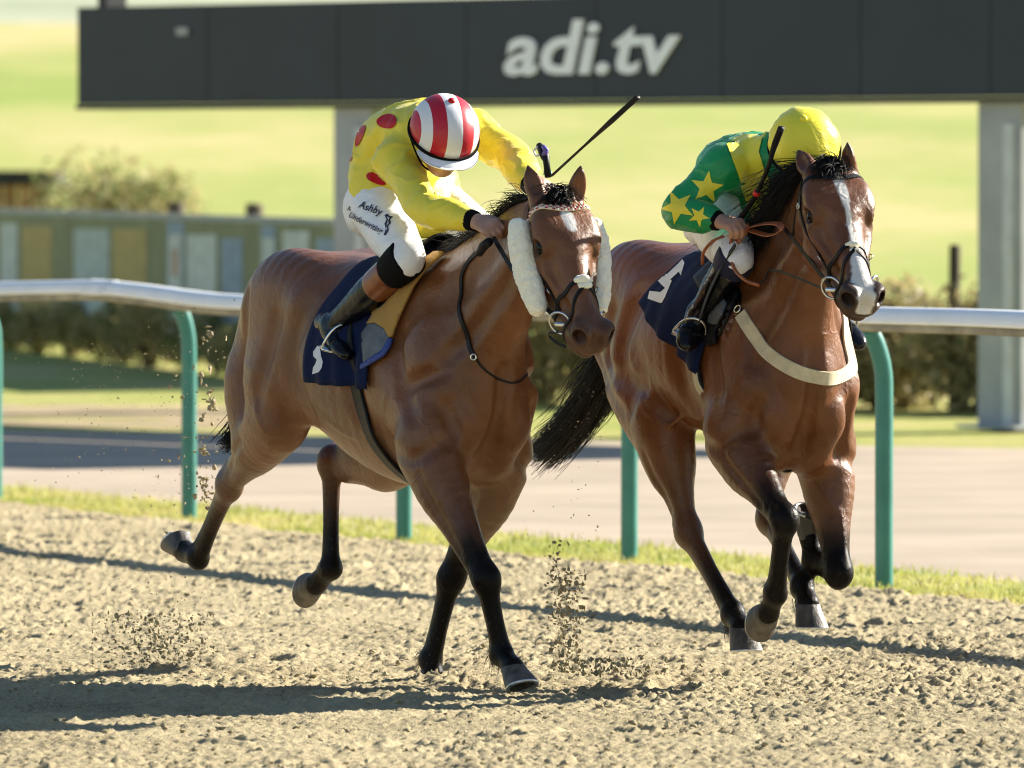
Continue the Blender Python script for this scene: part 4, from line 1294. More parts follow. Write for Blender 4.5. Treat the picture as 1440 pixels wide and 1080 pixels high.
def make_jockeys():
    a = build_jockey('A', FA, jA, 'jockey in yellow silks with red spots crouched over the neck of the horse wearing sheepskin', dict(silk=M_SILKY))
    helmet(a['root'], jA['head'] + axA[1] * .012, *axA[:1], axA[1], axA[2], helmetA_mat(), 'helmet', M_BLACKC, .004, peakmat=mat('white_peak', (.75, .76, .80), .4), button=M_SILKR)
    for i, (x, y, rx, ry, rot) in enumerate(((545, 171, 14, 10, -5), (507, 191, 4.5, 16, 22), (529, 252, 15, 6.5, 28), (493, 222, 3, 10, 18), (600, 152, 9, 5, 0))):
        decal('spot', FA, a['bs'], blob(x, y, rx, ry, rot), M_SILKR, a['silk'], step=2.0, off=.0035)
    px, fs = text_px('Ashby', 505, 292, 14.5, 21, .92, .15, .014); lay('lettering', FA, a['bb'], px, fs, M_NAVY, a['breech'], .0052)
    px, fs = text_px('Underwriting', 491, 304, 11, 29, .88, .1, .020); lay('lettering', FA, a['bb'], px, fs, M_NAVY, a['breech'], .0052)
    # small horse-head outline beside the words
    hd = [(541, 303), (545, 301), (548, 304), (553, 305), (549, 309), (550, 314), (546, 318), (547, 324), (543, 331), (540, 331), (543, 322), (541, 315), (544, 309)]
    hi_ = [(544, 305), (546, 305), (548, 307), (546, 311), (547, 314), (544, 318), (545, 322), (543, 326), (544, 316), (546, 309)]
    decal('emblem', FA, a['bb'], hd, M_NAVY, a['breech'], step=2, holes=[hi_])
    px, fs = text_px('A', 488, 296, 10, 15, .8); lay('emblem', FA, a['bb'], px, fs, M_NAVY, a['breech'])
    b = build_jockey('B', FB, jB, 'jockey in green and yellow silks with yellow stars on the sleeve and a yellow cap', dict(silk=M_SILKG, cuff=M_BOOT, top=M_NAVYK0))
    helmet(b['root'], jB['head'] + axB[1] * .012, *axB[:1], axB[1], axB[2], M_SILKY2, 'helmet', M_BLACKC, .045, button=M_SILKY2)
    decal('stripe', FB, b['bs'], [(1022, 204), (1040, 190), (1064, 181), (1082, 183), (1072, 196), (1068, 214), (1076, 240), (1090, 262), (1094, 284), (1098, 305), (1062, 318), (1050, 290), (1040, 252), (1030, 226)], M_SILKY2, b['silk'], off=.004)
    decal('stripe', FB, b['bs'], [(1086, 176), (1100, 176), (1104, 235), (1098, 240), (1090, 215)], M_SILKY2, b['silk'], off=.004)
    for x, y, r, rot in ((994, 264, 24, 8), (953, 291, 25, -25), (983, 304, 15, 30)):
        decal('star', FB, b['bs'], star(x, y, r, rot), M_SILKY2, b['silk'])
    return a, b
# ------------------------------------------------------------------ the place: track, verge, path, field
RD = unit(V3(.415, -.91, 0)); RN = V3(RD[1], -RD[0], 0)          # along the rail; across it towards the track
R0P = V3(-1.67, 44.1, 0)
def across(X, Y): return (X - R0P[0]) * RN[0] + (Y - R0P[1]) * RN[1]

def sand_material():
    m, nd, lk, b = new_mat('track_sand')
    tc = N(nd, 'TexCoord')
    n1 = N(nd, 'TexNoise', Scale=1.1, Detail=6, Roughness=.6); lk.new(tc.outputs['Object'], n1.inputs['Vector'])
    n2 = N(nd, 'TexNoise', Scale=60.0, Detail=7, Roughness=.72); lk.new(tc.outputs['Object'], n2.inputs['Vector'])
    n3 = N(nd, 'TexNoise', Scale=260.0, Detail=3, Roughness=.7); lk.new(tc.outputs['Object'], n3.inputs['Vector'])
    rp = N(nd, 'ValToRGB')
    e = rp.color_ramp.elements
    e[0].position = .37; e[0].color = (.11, .088, .052, 1)  # dark speckle put into the colour for the shade in small pits
    e[1].position = .66; e[1].color = (.63, .535, .335, 1)
    x = e.new(.48); x.color = (.45, .37, .22, 1)
    mx = N(nd, 'Mix', data_type='FLOAT'); mx.inputs['Factor'].default_value = .62
    lk.new(n1.outputs['Fac'], mx.inputs[2]); lk.new(n2.outputs['Fac'], mx.inputs[3])
    m2 = N(nd, 'Mix', data_type='FLOAT'); m2.inputs['Factor'].default_value = .3
    lk.new(mx.outputs[0], m2.inputs[2]); lk.new(n3.outputs['Fac'], m2.inputs[3])
    lk.new(m2.outputs[0], rp.inputs['Fac']); lk.new(rp.outputs[0], b.inputs['Base Color'])
    b.inputs['Roughness'].default_value = .9; b.inputs['Specular IOR Level'].default_value = .2
    b1 = N(nd, 'Bump', Strength=.9, Distance=.016); lk.new(n2.outputs['Fac'], b1.inputs['Height'])
    b2 = N(nd, 'Bump', Strength=.7, Distance=.004); lk.new(n3.outputs['Fac'], b2.inputs['Height']); lk.new(b1.outputs[0], b2.inputs['Normal'])
    lk.new(b2.outputs[0], b.inputs['Normal'])
    return m
M_SAND = sand_material()

def grass_material(name, c0, c1, c2, s1=.25, stretch=(1, 1, 1), fine=9.0):
    m, nd, lk, b = new_mat(name)
    tc = N(nd, 'TexCoord'); mp = N(nd, 'Mapping'); mp.inputs['Scale'].default_value = stretch
    lk.new(tc.outputs['Object'], mp.inputs['Vector'])
    n1 = N(nd, 'TexNoise', Scale=s1, Detail=5, Roughness=.55); lk.new(mp.outputs[0], n1.inputs['Vector'])
    n2 = N(nd, 'TexNoise', Scale=fine, Detail=5, Roughness=.7); lk.new(tc.outputs['Object'], n2.inputs['Vector'])
    mx = N(nd, 'Mix', data_type='FLOAT'); mx.inputs['Factor'].default_value = .3
    lk.new(n1.outputs['Fac'], mx.inputs[2]); lk.new(n2.outputs['Fac'], mx.inputs[3])
    rp = N(nd, 'ValToRGB'); e = rp.color_ramp.elements
    e[0].position = .40; e[0].color = (*c0, 1); e[1].position = .60; e[1].color = (*c2, 1)
    x = e.new(.50); x.color = (*c1, 1)
    lk.new(mx.outputs[0], rp.inputs['Fac']); lk.new(rp.outputs[0], b.inputs['Base Color'])
    b.inputs['Roughness'].default_value = .85; b.inputs['Specular IOR Level'].default_value = .2
    bp = N(nd, 'Bump', Strength=.6, Distance=.05); lk.new(n2.outputs['Fac'], bp.inputs['Height']); lk.new(bp.outputs[0], b.inputs['Normal'])
    return m
M_FIELD = grass_material('field_grass', (.265, .33, .070), (.375, .38, .115), (.52, .44, .20), .075, (1, .30, 1), 1.2)
M_GREEN = grass_material('rough_grass', (.24, .28, .055), (.34, .345, .09), (.46, .385, .17), .30, (1, 1.6, 1), 6.0)
M_FAR = grass_material('distant_pasture', (.30, .34, .22), (.40, .42, .30), (.50, .50, .36), .02, (1, 3, 1), .3)  # distance haze put into the pale grey-green colours
M_PATH = mat('pinkish_tarmac', (.40, .325, .25), .9, var=.08, vscale=.8, bump=.3, bscale=60, spec=.2, detail=8)

def terrain():
    ys = np.concatenate([np.linspace(-40, 60, 21), np.linspace(64, 320, 65)])
    xs = np.concatenate([np.linspace(-260, -30, 24), np.linspace(-28, 28, 57), np.linspace(30, 260, 24)])
    X, Y = np.meshgrid(xs, ys, indexing='ij')
    P = np.stack([X.ravel(), Y.ravel(), X.ravel() * 0], 1)
    Z = -.04 + 6.72 * sstep(85, 420, Y) * 1.55 * (1 - .0 * X)
    Z = -.04 + np.where(Y > 90, (Y - 90) * .0318, 0) + (fbm(P, (.03, .03, .03), 3, 5).reshape(X.shape)) * np.clip((Y - 90) / 60, 0, 1) * .35
    V = np.stack([X.ravel(), Y.ravel(), Z.ravel()], 1)
    ny = len(ys)
    i, j = np.meshgrid(np.arange(len(xs) - 1), np.arange(ny - 1), indexing='ij')
    a = (i * ny + j).ravel()
    F = np.stack([a, a + ny, a + ny + 1, a + 1], 1)
    o = mesh_obj('ground', V, F, M_FIELD)
    tag(o, kind='structure')
    # the country beyond the crest
    xs = np.linspace(-700, 700, 41); ys = np.linspace(318, 1500, 30)
    X, Y = np.meshgrid(xs, ys, indexing='ij')
    P = np.stack([X.ravel(), Y.ravel(), X.ravel() * 0], 1)
    Z = 5.4 + 75 * sstep(380, 1500, Y) + 3 * fbm(P, (.008,) * 3, 3, 9).reshape(X.shape) * sstep(350, 600, Y)
    V = np.stack([X.ravel(), Y.ravel(), Z.ravel()], 1); ny = 30
    i, j = np.meshgrid(np.arange(40), np.arange(29), indexing='ij'); a = (i * ny + j).ravel()
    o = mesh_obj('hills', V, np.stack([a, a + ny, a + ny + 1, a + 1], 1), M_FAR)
    tag(o, kind='structure')

def sand_height(X, Y):
    P = np.stack([X, Y, X * 0], 1)
    h = .010 * fbm(P, (2.2, 1.6, 1), 3, 11) + .006 * fbm(P, (11, 6, 1), 3, 17)
    w = P + .03 * np.stack([vnoise(P, (9, 7, 1), 61), vnoise(P, (9, 7, 1), 62), P[:, 0] * 0], 1)
    am = np.clip(.75 + .8 * fbm(P, (1.3, .8, 1), 2, 71), .3, 1.2)
    l0 = fbm(w, (17, 9, 1), 2, 19, .6)
    h += am * .014 * np.maximum(l0 - .25, 0)
    l1 = vnoise(w, (33, 18, 1), 21)
    h += am * (.019 * np.maximum(l1 - .32, 0) - .026 * np.maximum(-l1 - .36, 0))
    l2 = vnoise(w, (62, 36, 1), 41)
    h += am * (.018 * np.maximum(l2 - .34, 0) - .024 * np.maximum(-l2 - .36, 0))
    l3 = vnoise(w, (105, 62, 1), 43)
    h += .012 * np.maximum(l3 - .25, 0) - .011 * np.maximum(-l3 - .30, 0)
    return h

def sand():
    rng = np.random.default_rng(5)
    ys = np.concatenate([np.arange(24.6, 30.5, .014), np.arange(30.5, 34, .024), np.arange(34, 48, .05)])
    xs = np.arange(-3.3, 3.3, .0100)
    X, Y = np.meshgrid(xs, ys, indexing='ij')
    H = sand_height(X.ravel(), Y.ravel()).reshape(X.shape)
    # old hoof prints: pit with a thrown-up rim
    for _ in range(360):
        cx, cy = rng.uniform(-3.1, 3.1), rng.uniform(24.6, 44)
        r = rng.uniform(.04, .07); st = rng.uniform(1.1, 1.7); dp = rng.uniform(.008, .026)
        i0, i1 = np.searchsorted(xs, (cx - .3, cx + .3)); j0, j1 = np.searchsorted(ys, (cy - .4, cy + .4))
        dx = (X[i0:i1, j0:j1] - cx); dy = (Y[i0:i1, j0:j1] - cy) / st
        a = rng.uniform(-.6, .6); u = dx * math.cos(a) + dy * math.sin(a); v = -dx * math.sin(a) + dy * math.cos(a)
        q = np.sqrt(u * u + v * v) / r
        H[i0:i1, j0:j1] += -dp * np.exp(-q ** 4) + dp * .8 * np.exp(-((q - 1.45) / .35) ** 2) * (.6 + .4 * np.sin(np.arctan2(v, u) * 2 + a * 9))
    # mound pushed up by the planted near fore hoof
    w = FA.wor(poseA['fore'][1]['cor'] + V3(.10, 0, 0))
    H += .030 * np.exp(-(((X - w[0]) / .13) ** 2 + ((Y - w[1]) / .2) ** 2)) * (1 + .9 * (H / .015))
    edge = across(X, Y) + .10 * vnoise(np.stack([X.ravel(), Y.ravel(), X.ravel() * 0], 1), (3, 3, 1), 3).reshape(X.shape)
    H -= .05 * sstep(.35, .18, edge)
    V = np.stack([X.ravel(), Y.ravel(), H.ravel() + .004], 1)
    ny = len(ys)
    i, j = np.meshgrid(np.arange(len(xs) - 1), np.arange(ny - 1), indexing='ij'); a = (i * ny + j).ravel()
    F = np.stack([a, a + ny, a + ny + 1, a + 1], 1)
    keep = (edge.ravel()[F] > .14).all(1)
    F = F[keep]
    used = np.unique(F); mp = np.full(len(V), -1); mp[used] = np.arange(len(used))
    o = mesh_obj('racetrack', V[used], mp[F], M_SAND); tag(o, kind='structure')
    # the track goes on beyond the frame
    n1, n2 = 60, 14
    vv = [R0P + RN * (.2 + 26 * j / n2) + RD * (-60 + 135 * i / n1) + V3(0, 0, -.030) for i in range(n1 + 1) for j in range(n2 + 1)]
    ff = [(i * (n2 + 1) + j, i * (n2 + 1) + j + 1, (i + 1) * (n2 + 1) + j + 1, (i + 1) * (n2 + 1) + j) for i in range(n1) for j in range(n2)]
    o = mesh_obj('racetrack', vv, ff, M_SAND); tag(o, kind='structure')
    bm = bmesh.new(); bm.from_mesh(o.data)
    for f_ in bm.faces:
        if f_.normal.z < 0: f_.normal_flip()
    bm.to_mesh(o.data); bm.free()
    # loose clods
    ico = bmesh.new(); bmesh.ops.create_icosphere(ico, subdivisions=1, radius=1.0)
    iv = np.array([v.co[:] for v in ico.verts]); fi = np.array([[v.index for v in f.verts] for f in ico.faces]); ico.free()
    n = 5200
    cx = rng.uniform(-3.2, 3.2, n); cy = 24.8 + 17 * rng.random(n) ** 1.4
    ok = across(cx, cy) > .3; cx, cy = cx[ok], cy[ok]
    hz = sand_height(cx, cy); n = len(cx)
    sz = .003 + .010 * rng.random(n) ** 3
    v = iv[None] * (1 + .35 * rng.normal(size=(n, len(iv), 1))) * sz[:, None, None] * np.array([1.1, 1.1, .75])
    v = v + np.stack([cx, cy, hz + .006 + sz * .3], 1)[:, None]
    F = (fi[None] + (np.arange(n) * len(iv))[:, None, None]).reshape(-1, 3)
    me = bpy.data.meshes.new('sand_clods'); me.from_pydata(v.reshape(-1, 3).tolist(), [], F.tolist()); me.materials.append(M_SAND)
    o = bpy.data.objects.new('sand_clods', me); COL.objects.link(o)
    tag(o, 'small loose clods of sand scattered over the track', 'sand', kind='stuff')
    return iv, fi

def spray(iv, fi):
    """Sand thrown up by the hooves, hanging in the air."""
    rng = np.random.default_rng(12)
    def cluster(name, label, groups):
        vs = []; fs = []; k = 0
        for n, (x0, x1), (y0, y1), Y, dY, (s0, s1), pw in groups:
            for _ in range(n):
                t = rng.random(2)
                x = (x0 + x1) / 2 + (x1 - x0) / 2 * np.clip(rng.normal() * .5, -1, 1); y = y0 + (y1 - y0) * rng.random()
                Yd = Y + rng.normal() * dY
                p = at_depth(x, y, Yd)
                if p[2] < .01: p[2] = .01 + .02 * rng.random()
                s = s0 + (s1 - s0) * rng.random() ** pw
                v = iv * (1 + .38 * rng.normal(size=(len(iv), 1))) * s * (1 + .4 * rng.normal(size=3))
                vs.append(v + p); fs.append(fi + k); k += len(iv)
        o = mesh_obj(name, np.vstack(vs), np.vstack(fs), M_SAND, smooth=False)
        tag(o, label, 'sand', kind='stuff')
    cluster('sand_spray', 'clods and grains of sand flung up behind the hind legs of the leading horse', [
        (46, (268, 320), (440, 740), 31.6, .25, (.003, .010), 1.5), (150, (200, 330), (420, 760), 31.6, .5, (.0015, .006), 2.2),
        (330, (0, 330), (480, 720), 32.2, .8, (.001, .003), 2), (26, (292, 304), (545, 580), 31.4, .03, (.003, .010), 1), (22, (282, 296), (672, 705), 31.4, .03, (.003, .010), 1), (14, (284, 292), (628, 640), 31.4, .03, (.003, .009), 1)])
    cluster('sand_spray', 'low burst of sand splashing from the track behind the trailing hoof', [
        (900, (130, 300), (862, 938), 30.3, .25, (.0012, .0065), 2.6), (260, (150, 300), (800, 900), 30.3, .3, (.0008, .0028), 2)])
    cluster('sand_spray', 'upright plume of dark sand kicked up between the two horses', [
        (620, (770, 822), (800, 945), 29.5, .12, (.0012, .0075), 2.4), (90, (765, 800), (760, 830), 29.5, .12, (.0012, .006), 2), (320, (790, 935), (925, 950), 29.3, .12, (.0012, .007), 2),
        (120, (700, 900), (560, 800), 29.8, .4, (.001, .003), 2)])
    cluster('sand_spray', 'fine grit hanging in the air round the muzzle and flank', [
        (160, (770, 870), (440, 640), 29.8, .4, (.0008, .0022), 2)])

def verge():
    a, b = R0P - RD * 60, R0P + RD * 75
    o = mesh_obj('verge', [a + RN * .38, b + RN * .38, b - RN * .80, a - RN * .80], [(0, 1, 2, 3)], M_GREEN); tag(o, kind='structure'); o.location.z = -.022
    rng = np.random.default_rng(8)
    n = 26000
    t = rng.uniform(-9, 16, n); w = rng.uniform(-.8, .30, n) + .06 * rng.normal(size=n)
    w = np.where(rng.random(n) < .35, rng.normal(.12, .12, n), w)
    p = R0P + RD * t[:, None] + RN * w[:, None]; p[:, 2] = -.025
    h = rng.uniform(.012, .045, n) * (1 + .7 * np.maximum(0, fbm(p, (1.2, 1.2, 1), 2, 4))); an = rng.uniform(0, math.pi, n)
    ln = rng.normal(size=(n, 2)) * .35
    d = np.stack([np.cos(an), np.sin(an), an * 0], 1) * rng.uniform(.003, .007, n)[:, None]
    tip = p + np.stack([ln[:, 0] * h, ln[:, 1] * h, h], 1)
    v = np.stack([p - d, p + d, tip], 1).reshape(-1, 3)
    o = mesh_obj('verge_grass', v, np.arange(3 * n).reshape(-1, 3), M_BLADE, smooth=False)
    tag(o, 'strip of short yellow green grass growing along the foot of the running rail', 'grass', kind='stuff')

def blade_material(name, c, c2):
    m, nd, lk, b = new_mat(name)
    oi = N(nd, 'TexCoord'); nz = N(nd, 'TexNoise', Scale=1.8, Detail=5); lk.new(oi.outputs['Object'], nz.inputs['Vector'])
    rp = N(nd, 'ValToRGB'); rp.color_ramp.elements[0].color = (*c, 1); rp.color_ramp.elements[1].color = (*c2, 1)
    rp.color_ramp.elements[0].position = .35; rp.color_ramp.elements[1].position = .65
    lk.new(nz.outputs['Fac'], rp.inputs['Fac']); lk.new(rp.outputs[0], b.inputs['Base Color'])
    b.inputs['Roughness'].default_value = .6
    tr = N(nd, 'BsdfTranslucent'); lk.new(rp.outputs[0], tr.inputs['Color'])
    mx = N(nd, 'MixShader'); mx.inputs['Fac'].default_value = .45
    lk.new(b.outputs[0], mx.inputs[1]); lk.new(tr.outputs[0], mx.inputs[2]); lk.new(mx.outputs[0], nd['Material Output'].inputs['Surface'])
    return m
M_BLADE = blade_material('verge_blades', (.28, .33, .06), (.55, .48, .18))
M_LEAFO = blade_material('olive_leaves', (.30, .25, .11), (.56, .47, .24))
M_LEAFG = blade_material('green_leaves', (.09, .14, .04), (.30, .32, .10))
M_TWIG = mat('twigs', (.12, .09, .06), .9, var=.3)

def path():
    far = [on_ground(-300, 596), on_ground(0, 600), on_ground(1440, 625), on_ground(1900, 633)]
    f0 = far[1] + (far[1] - far[2]) * 9; f1 = far[2] + (far[2] - far[1]) * 6
    near0 = R0P - RN * .75 - RD * 75; near1 = R0P - RN * .75 + RD * 60
    e = far[2] - far[1]; base = R0P - RN * .75                       # where the far kerb line meets the verge
    A = np.array([[RD[0], -e[0]], [RD[1], -e[1]]]); k = np.linalg.solve(A, (far[1] - base)[:2])
    I = base + RD * k[0]
    near1 = base + RD * 34; f1 = far[2] + unit(e) * 20
    o = mesh_obj('path', [p * V3(1, 1, 0) + V3(0, 0, -.026) for p in (I, near1, near1 + V3(14, 0, 0), f1)], [(0, 1, 2, 3)], M_PATH); tag(o, kind='structure')
    # trodden sandy strips in the grass beyond
    ms = mat('trodden_earth', (.34, .27, .165), .95, var=.15, vscale=1.5, bump=.3, bscale=20, spec=.1, detail=8)
    for (xa, ya, xb, yb, w) in ((-400, 588, 700, 590, 1.3), (-400, 566, 520, 578, 2.6)):
        a, b = on_ground(xa, ya), on_ground(xb, yb)
        pts = []; n = 40; rng = np.random.default_rng(int(xa + ya))
        e1 = []; e2 = []
        for i in range(n + 1):
            q = a + (b - a) * i / n
            e1.append(q + V3(0, w * (.5 + .25 * rng.random()), 0)); e2.append(q - V3(0, w * (.5 + .25 * rng.random()), 0))
        v = [p * V3(1, 1, 0) + V3(0, 0, -.034) for p in e1 + e2]
        o = mesh_obj('worn_track', v, [(i, i + 1, n + 2 + i, n + 1 + i) for i in range(n)], ms); tag(o, kind='structure')
    # rough grass apron between path and hedge
    pts = [f1 + V3(0, 0, 0), f0, f0 + V3(10, 60, 0), f1 + V3(10, 60, 0)]
    o = mesh_obj('grass_apron', [p * V3(1, 1, 0) + V3(0, 0, -.037) for p in pts], [(0, 1, 2, 3)], M_GREEN); tag(o, kind='structure')

# ------------------------------------------------------------------ running rail
M_RAIL = mat('white_rail_plastic', (.91, .92, .94), .8, var=.02, vscale=5, bump=.05, bscale=30, spec=.2)
M_RAILU = mat('grey_rail_channel', (.26, .235, .19), .6, var=.25, vscale=6)
M_POST = mat('green_post_plastic', (.035, .19, .165), .35, var=.12, vscale=7, bump=.1, bscale=40, col2=(.05, .24, .205))

def rail():
    root = empty('running_rail', 'white plastic running rail on curved green posts beside the sand track', 'rail', loc=tuple(R0P))
    plane = R0P + RN * .075
    def rp(px, py, z=None):
        d = ray(px, py)
        t = ((plane - CAMP) @ RN) / (d @ RN)
        q = CAMP + d * t
        if z is not None: q[2] = z
        return q
    nodes = [rp(-330, 0, 1.14), rp(-140, 0, 1.15), rp(0, 396), rp(70, 394.5), rp(140, 394), rp(200, 399), rp(340, 414.5), rp(566, 0, 1.185), rp(885, 0, 1.19), rp(1243, 431.5), rp(1440, 437), rp(1900, 0, 1.18), rp(2600, 0, 1.18)]
    top = np.array(nodes)
    c = spline(top, 6)
    off = V3(*R0P)
    m = MB()
    prof = [(.050 * math.cos(a), .034 * math.sin(a)) for a in np.linspace(0, 2 * math.pi, 16, endpoint=False)]
    def loft(mb, cen, prof):
        v = []
        for p in cen:
            for u, w in prof: v.append(p + RN * u + V3(0, 0, w) - off)
        n = len(prof); f = []
        for i in range(len(cen) - 1):
            for j in range(n): f.append((i * n + j, i * n + (j + 1) % n, (i + 1) * n + (j + 1) % n, (i + 1) * n + j))
        f.append(tuple(range(n))); f.append(tuple((len(cen) - 1) * n + j for j in range(n))[::-1])
        mb.add(v, f); return mb
    def fix(o):
        bm = bmesh.new(); bm.from_mesh(o.data); bmesh.ops.recalc_face_normals(bm, faces=bm.faces); bm.to_mesh(o.data); bm.free(); return o
    prof = [(.064, -.034), (.068, -.024), (.052, .012), (.034, .030), (.012, .038), (-.012, .038), (-.034, .030), (-.052, .012), (-.068, -.024), (-.064, -.034)]
    fix(loft(MB(), c - V3(0, 0, .038), prof).build('rail', M_RAIL, root))
    fix(loft(MB(), c - V3(0, 0, .092), [(.038, -.016), (.044, .010), (.030, .022), (-.030, .022), (-.044, .010), (-.038, -.016)]).build('under_channel', M_RAILU, root))
    prof2 = [(u * 1.10, w * 1.10) for u, w in prof]
    for px in (146, 1010):
        a, b = rp(px - 16, 0, 0), rp(px + 16, 0, 0)
        za = np.interp(a[0], c[:, 0], c[:, 2]); zb = np.interp(b[0], c[:, 0], c[:, 2]); a[2] = za - .038; b[2] = zb - .038
        fix(loft(MB(), np.array([a, b]), prof2).build('joint_sleeve', M_RAIL, root))
    # posts with a bend under the rail
    bases = [on_ground(x, y) for x, y in ((-236, 675), (-7.0, 697), (266, 725), (568, 755), (885, 782), (1243, 820), (1655, 868))]
    for q in bases:
        g = .075 - (q - R0P) @ RN
        zt = np.interp(q[0] + RN[0] * g, c[:, 0], c[:, 2]) - .10
        pts = spline([q + V3(0, 0, -.10), q + V3(0, 0, .4), q + V3(0, 0, .80), q + RN * g * .10 + V3(0, 0, .93), q + RN * g * .5 + V3(0, 0, 1.03), q + RN * g + V3(0, 0, zt)], 5)
        mb = MB(); mb.tube(pts - off, .040, 14); mb.build('post', M_POST, root)

# ------------------------------------------------------------------ video screen gantry
M_SLATE = mat('slate_fascia', (.017, .026, .038), .55, var=.08, vscale=1.2, bump=.1, bscale=20)
M_SLATE2 = mat('slate_fascia_frame', (.014, .018, .022), .6, var=.1)
M_GREY = mat('galvanised_steel', (.36, .375, .38), .65, var=.08, vscale=3, bump=.1, bscale=30)
M_GREYL = mat('pale_steel_strip', (.55, .57, .57), .5, var=.06)
M_LOGO = mat('white_vinyl_letter', (.90, .92, .93), .6, var=.03)
M_LED = mat('led_module', (.02, .02, .022), .5, var=.1, vscale=30)

def gantry():
    a, b = V3(-3.41, 67, 0), V3(5.6, 56.5, 0)
    d = unit(b - a); nrm = V3(d[1], -d[0], 0)
    nrm = nrm if nrm[1] < 0 else -nrm
    R_ = np.stack([d, nrm, V3(0, 0, 1)], 1)
    root = empty('screen_gantry', 'dark gantry of a big video screen with white adi.tv lettering on grey legs', 'screen', loc=tuple(a))
    on = lambda px, py, o=0.0: (lambda r: CAMP + r * (((a + nrm * o - CAMP) @ nrm) / (r @ nrm)))(ray(px, py))
    s_of = lambda px: (on(px, 100) - a) @ d
    zl, zh = 2.29, 3.05
    cuts = [0.0] + [s_of(p) for p in (292, 475, 655, 838, 1016, 1210, 1393)]
    st = cuts[-1] - cuts[-2]
    while cuts[-1] < np.linalg.norm(b - a): cuts.append(cuts[-1] + st)
    for c0, c1 in zip(cuts[:-1], cuts[1:]):
        m = MB(); c = a + d * (c0 + c1) / 2 - nrm * .03; c[2] = (zl + zh) / 2
        m.box(c - a, ((c1 - c0) / 2 - .005, .03, (zh - zl) / 2), R_); m.build('fascia_panel', M_SLATE, root, smooth=False)
    L = cuts[-1]
    m = MB(); c = a + d * L / 2 - nrm * .30; c[2] = (zl + zh) / 2; m.box(c - a, (L / 2, .235, (zh - zl) / 2 - .03), R_); m.build('box_beam', M_SLATE2, root, smooth=False)
    m = MB(); c = a + d * L / 2 - nrm * .2; c[2] = zl - .022; m.box(c - a, (L / 2, .22, .018), R_); m.build('underside_rail', M_SLATE2, root, smooth=False)
    for s in (.06, L - .06):
        m = MB(); c = a + d * s - nrm * .30; c[2] = 3.6; m.box(c - a, (.055, .10, 1.30), R_); m.build('upright', M_SLATE2, root, smooth=False)
    for k in range(6):
        w = L / 6
        m = MB(); c = a + d * (w * (k + .5)) - nrm * .30; c[2] = 4.1; m.box(c - a, (w / 2 - .008, .14, .78), R_); m.build('screen_module', M_LED, root, smooth=False)
    # legs: H section
    for p0, p1 in ((484, 536), (1390, 1452)):
        s0, s1 = s_of(p0), s_of(p1); q0, q1 = on(p0, 300, -.15), on(p1, 300, -.15); c = (q0 + q1) / 2
        w = np.linalg.norm(q1 - q0) / 2
        q = c - a; q[2] = zl / 2 - .035
        o = MB().box(q, (w, .10, zl / 2 - .01), R_).build('leg', M_GREY, root, smooth=False)
        q = c + d * w * .45 + nrm * .112 - a; q[2] = zl / 2 - .09
        MB().box(q, (w * .22, .010, zl / 2 - .10), R_).build('pale_strip', M_GREYL, o, smooth=False)  # pale strip laid on the front of the leg
        q = c - a; q[2] = .0
        MB().box(q, (w * 1.35, .24, .012), R_).build('base_plate', M_GREY, o, smooth=False)
    # the letters
    px, fs = text_px('adi.tv', 0, 0, 100, 0, 1, .20, .022)
    P = np.array(px); lo, hi = P.min(0), P.max(0)
    Q = (P - lo) / (hi - lo)
    vs = []
    tops = []
    for u, v in Q:
        x = 709 + u * 248; y0 = 29 - 4 * u; y1 = 107 - 4 * u
        tops.append(on(x, y0 + v * (y1 - y0), .012) - a)
    o = mesh_obj('lettering', tops, fs, M_LOGO, root, smooth=False)
    md = o.modifiers.new('thickness', 'SOLIDIFY'); md.thickness = .014; md.offset = 0
    m = MB(); q = on(256, 44, .012) - a
    m.box(q, (.07, .006, .03), R_); m.build('plate', M_GREY, root, smooth=False)

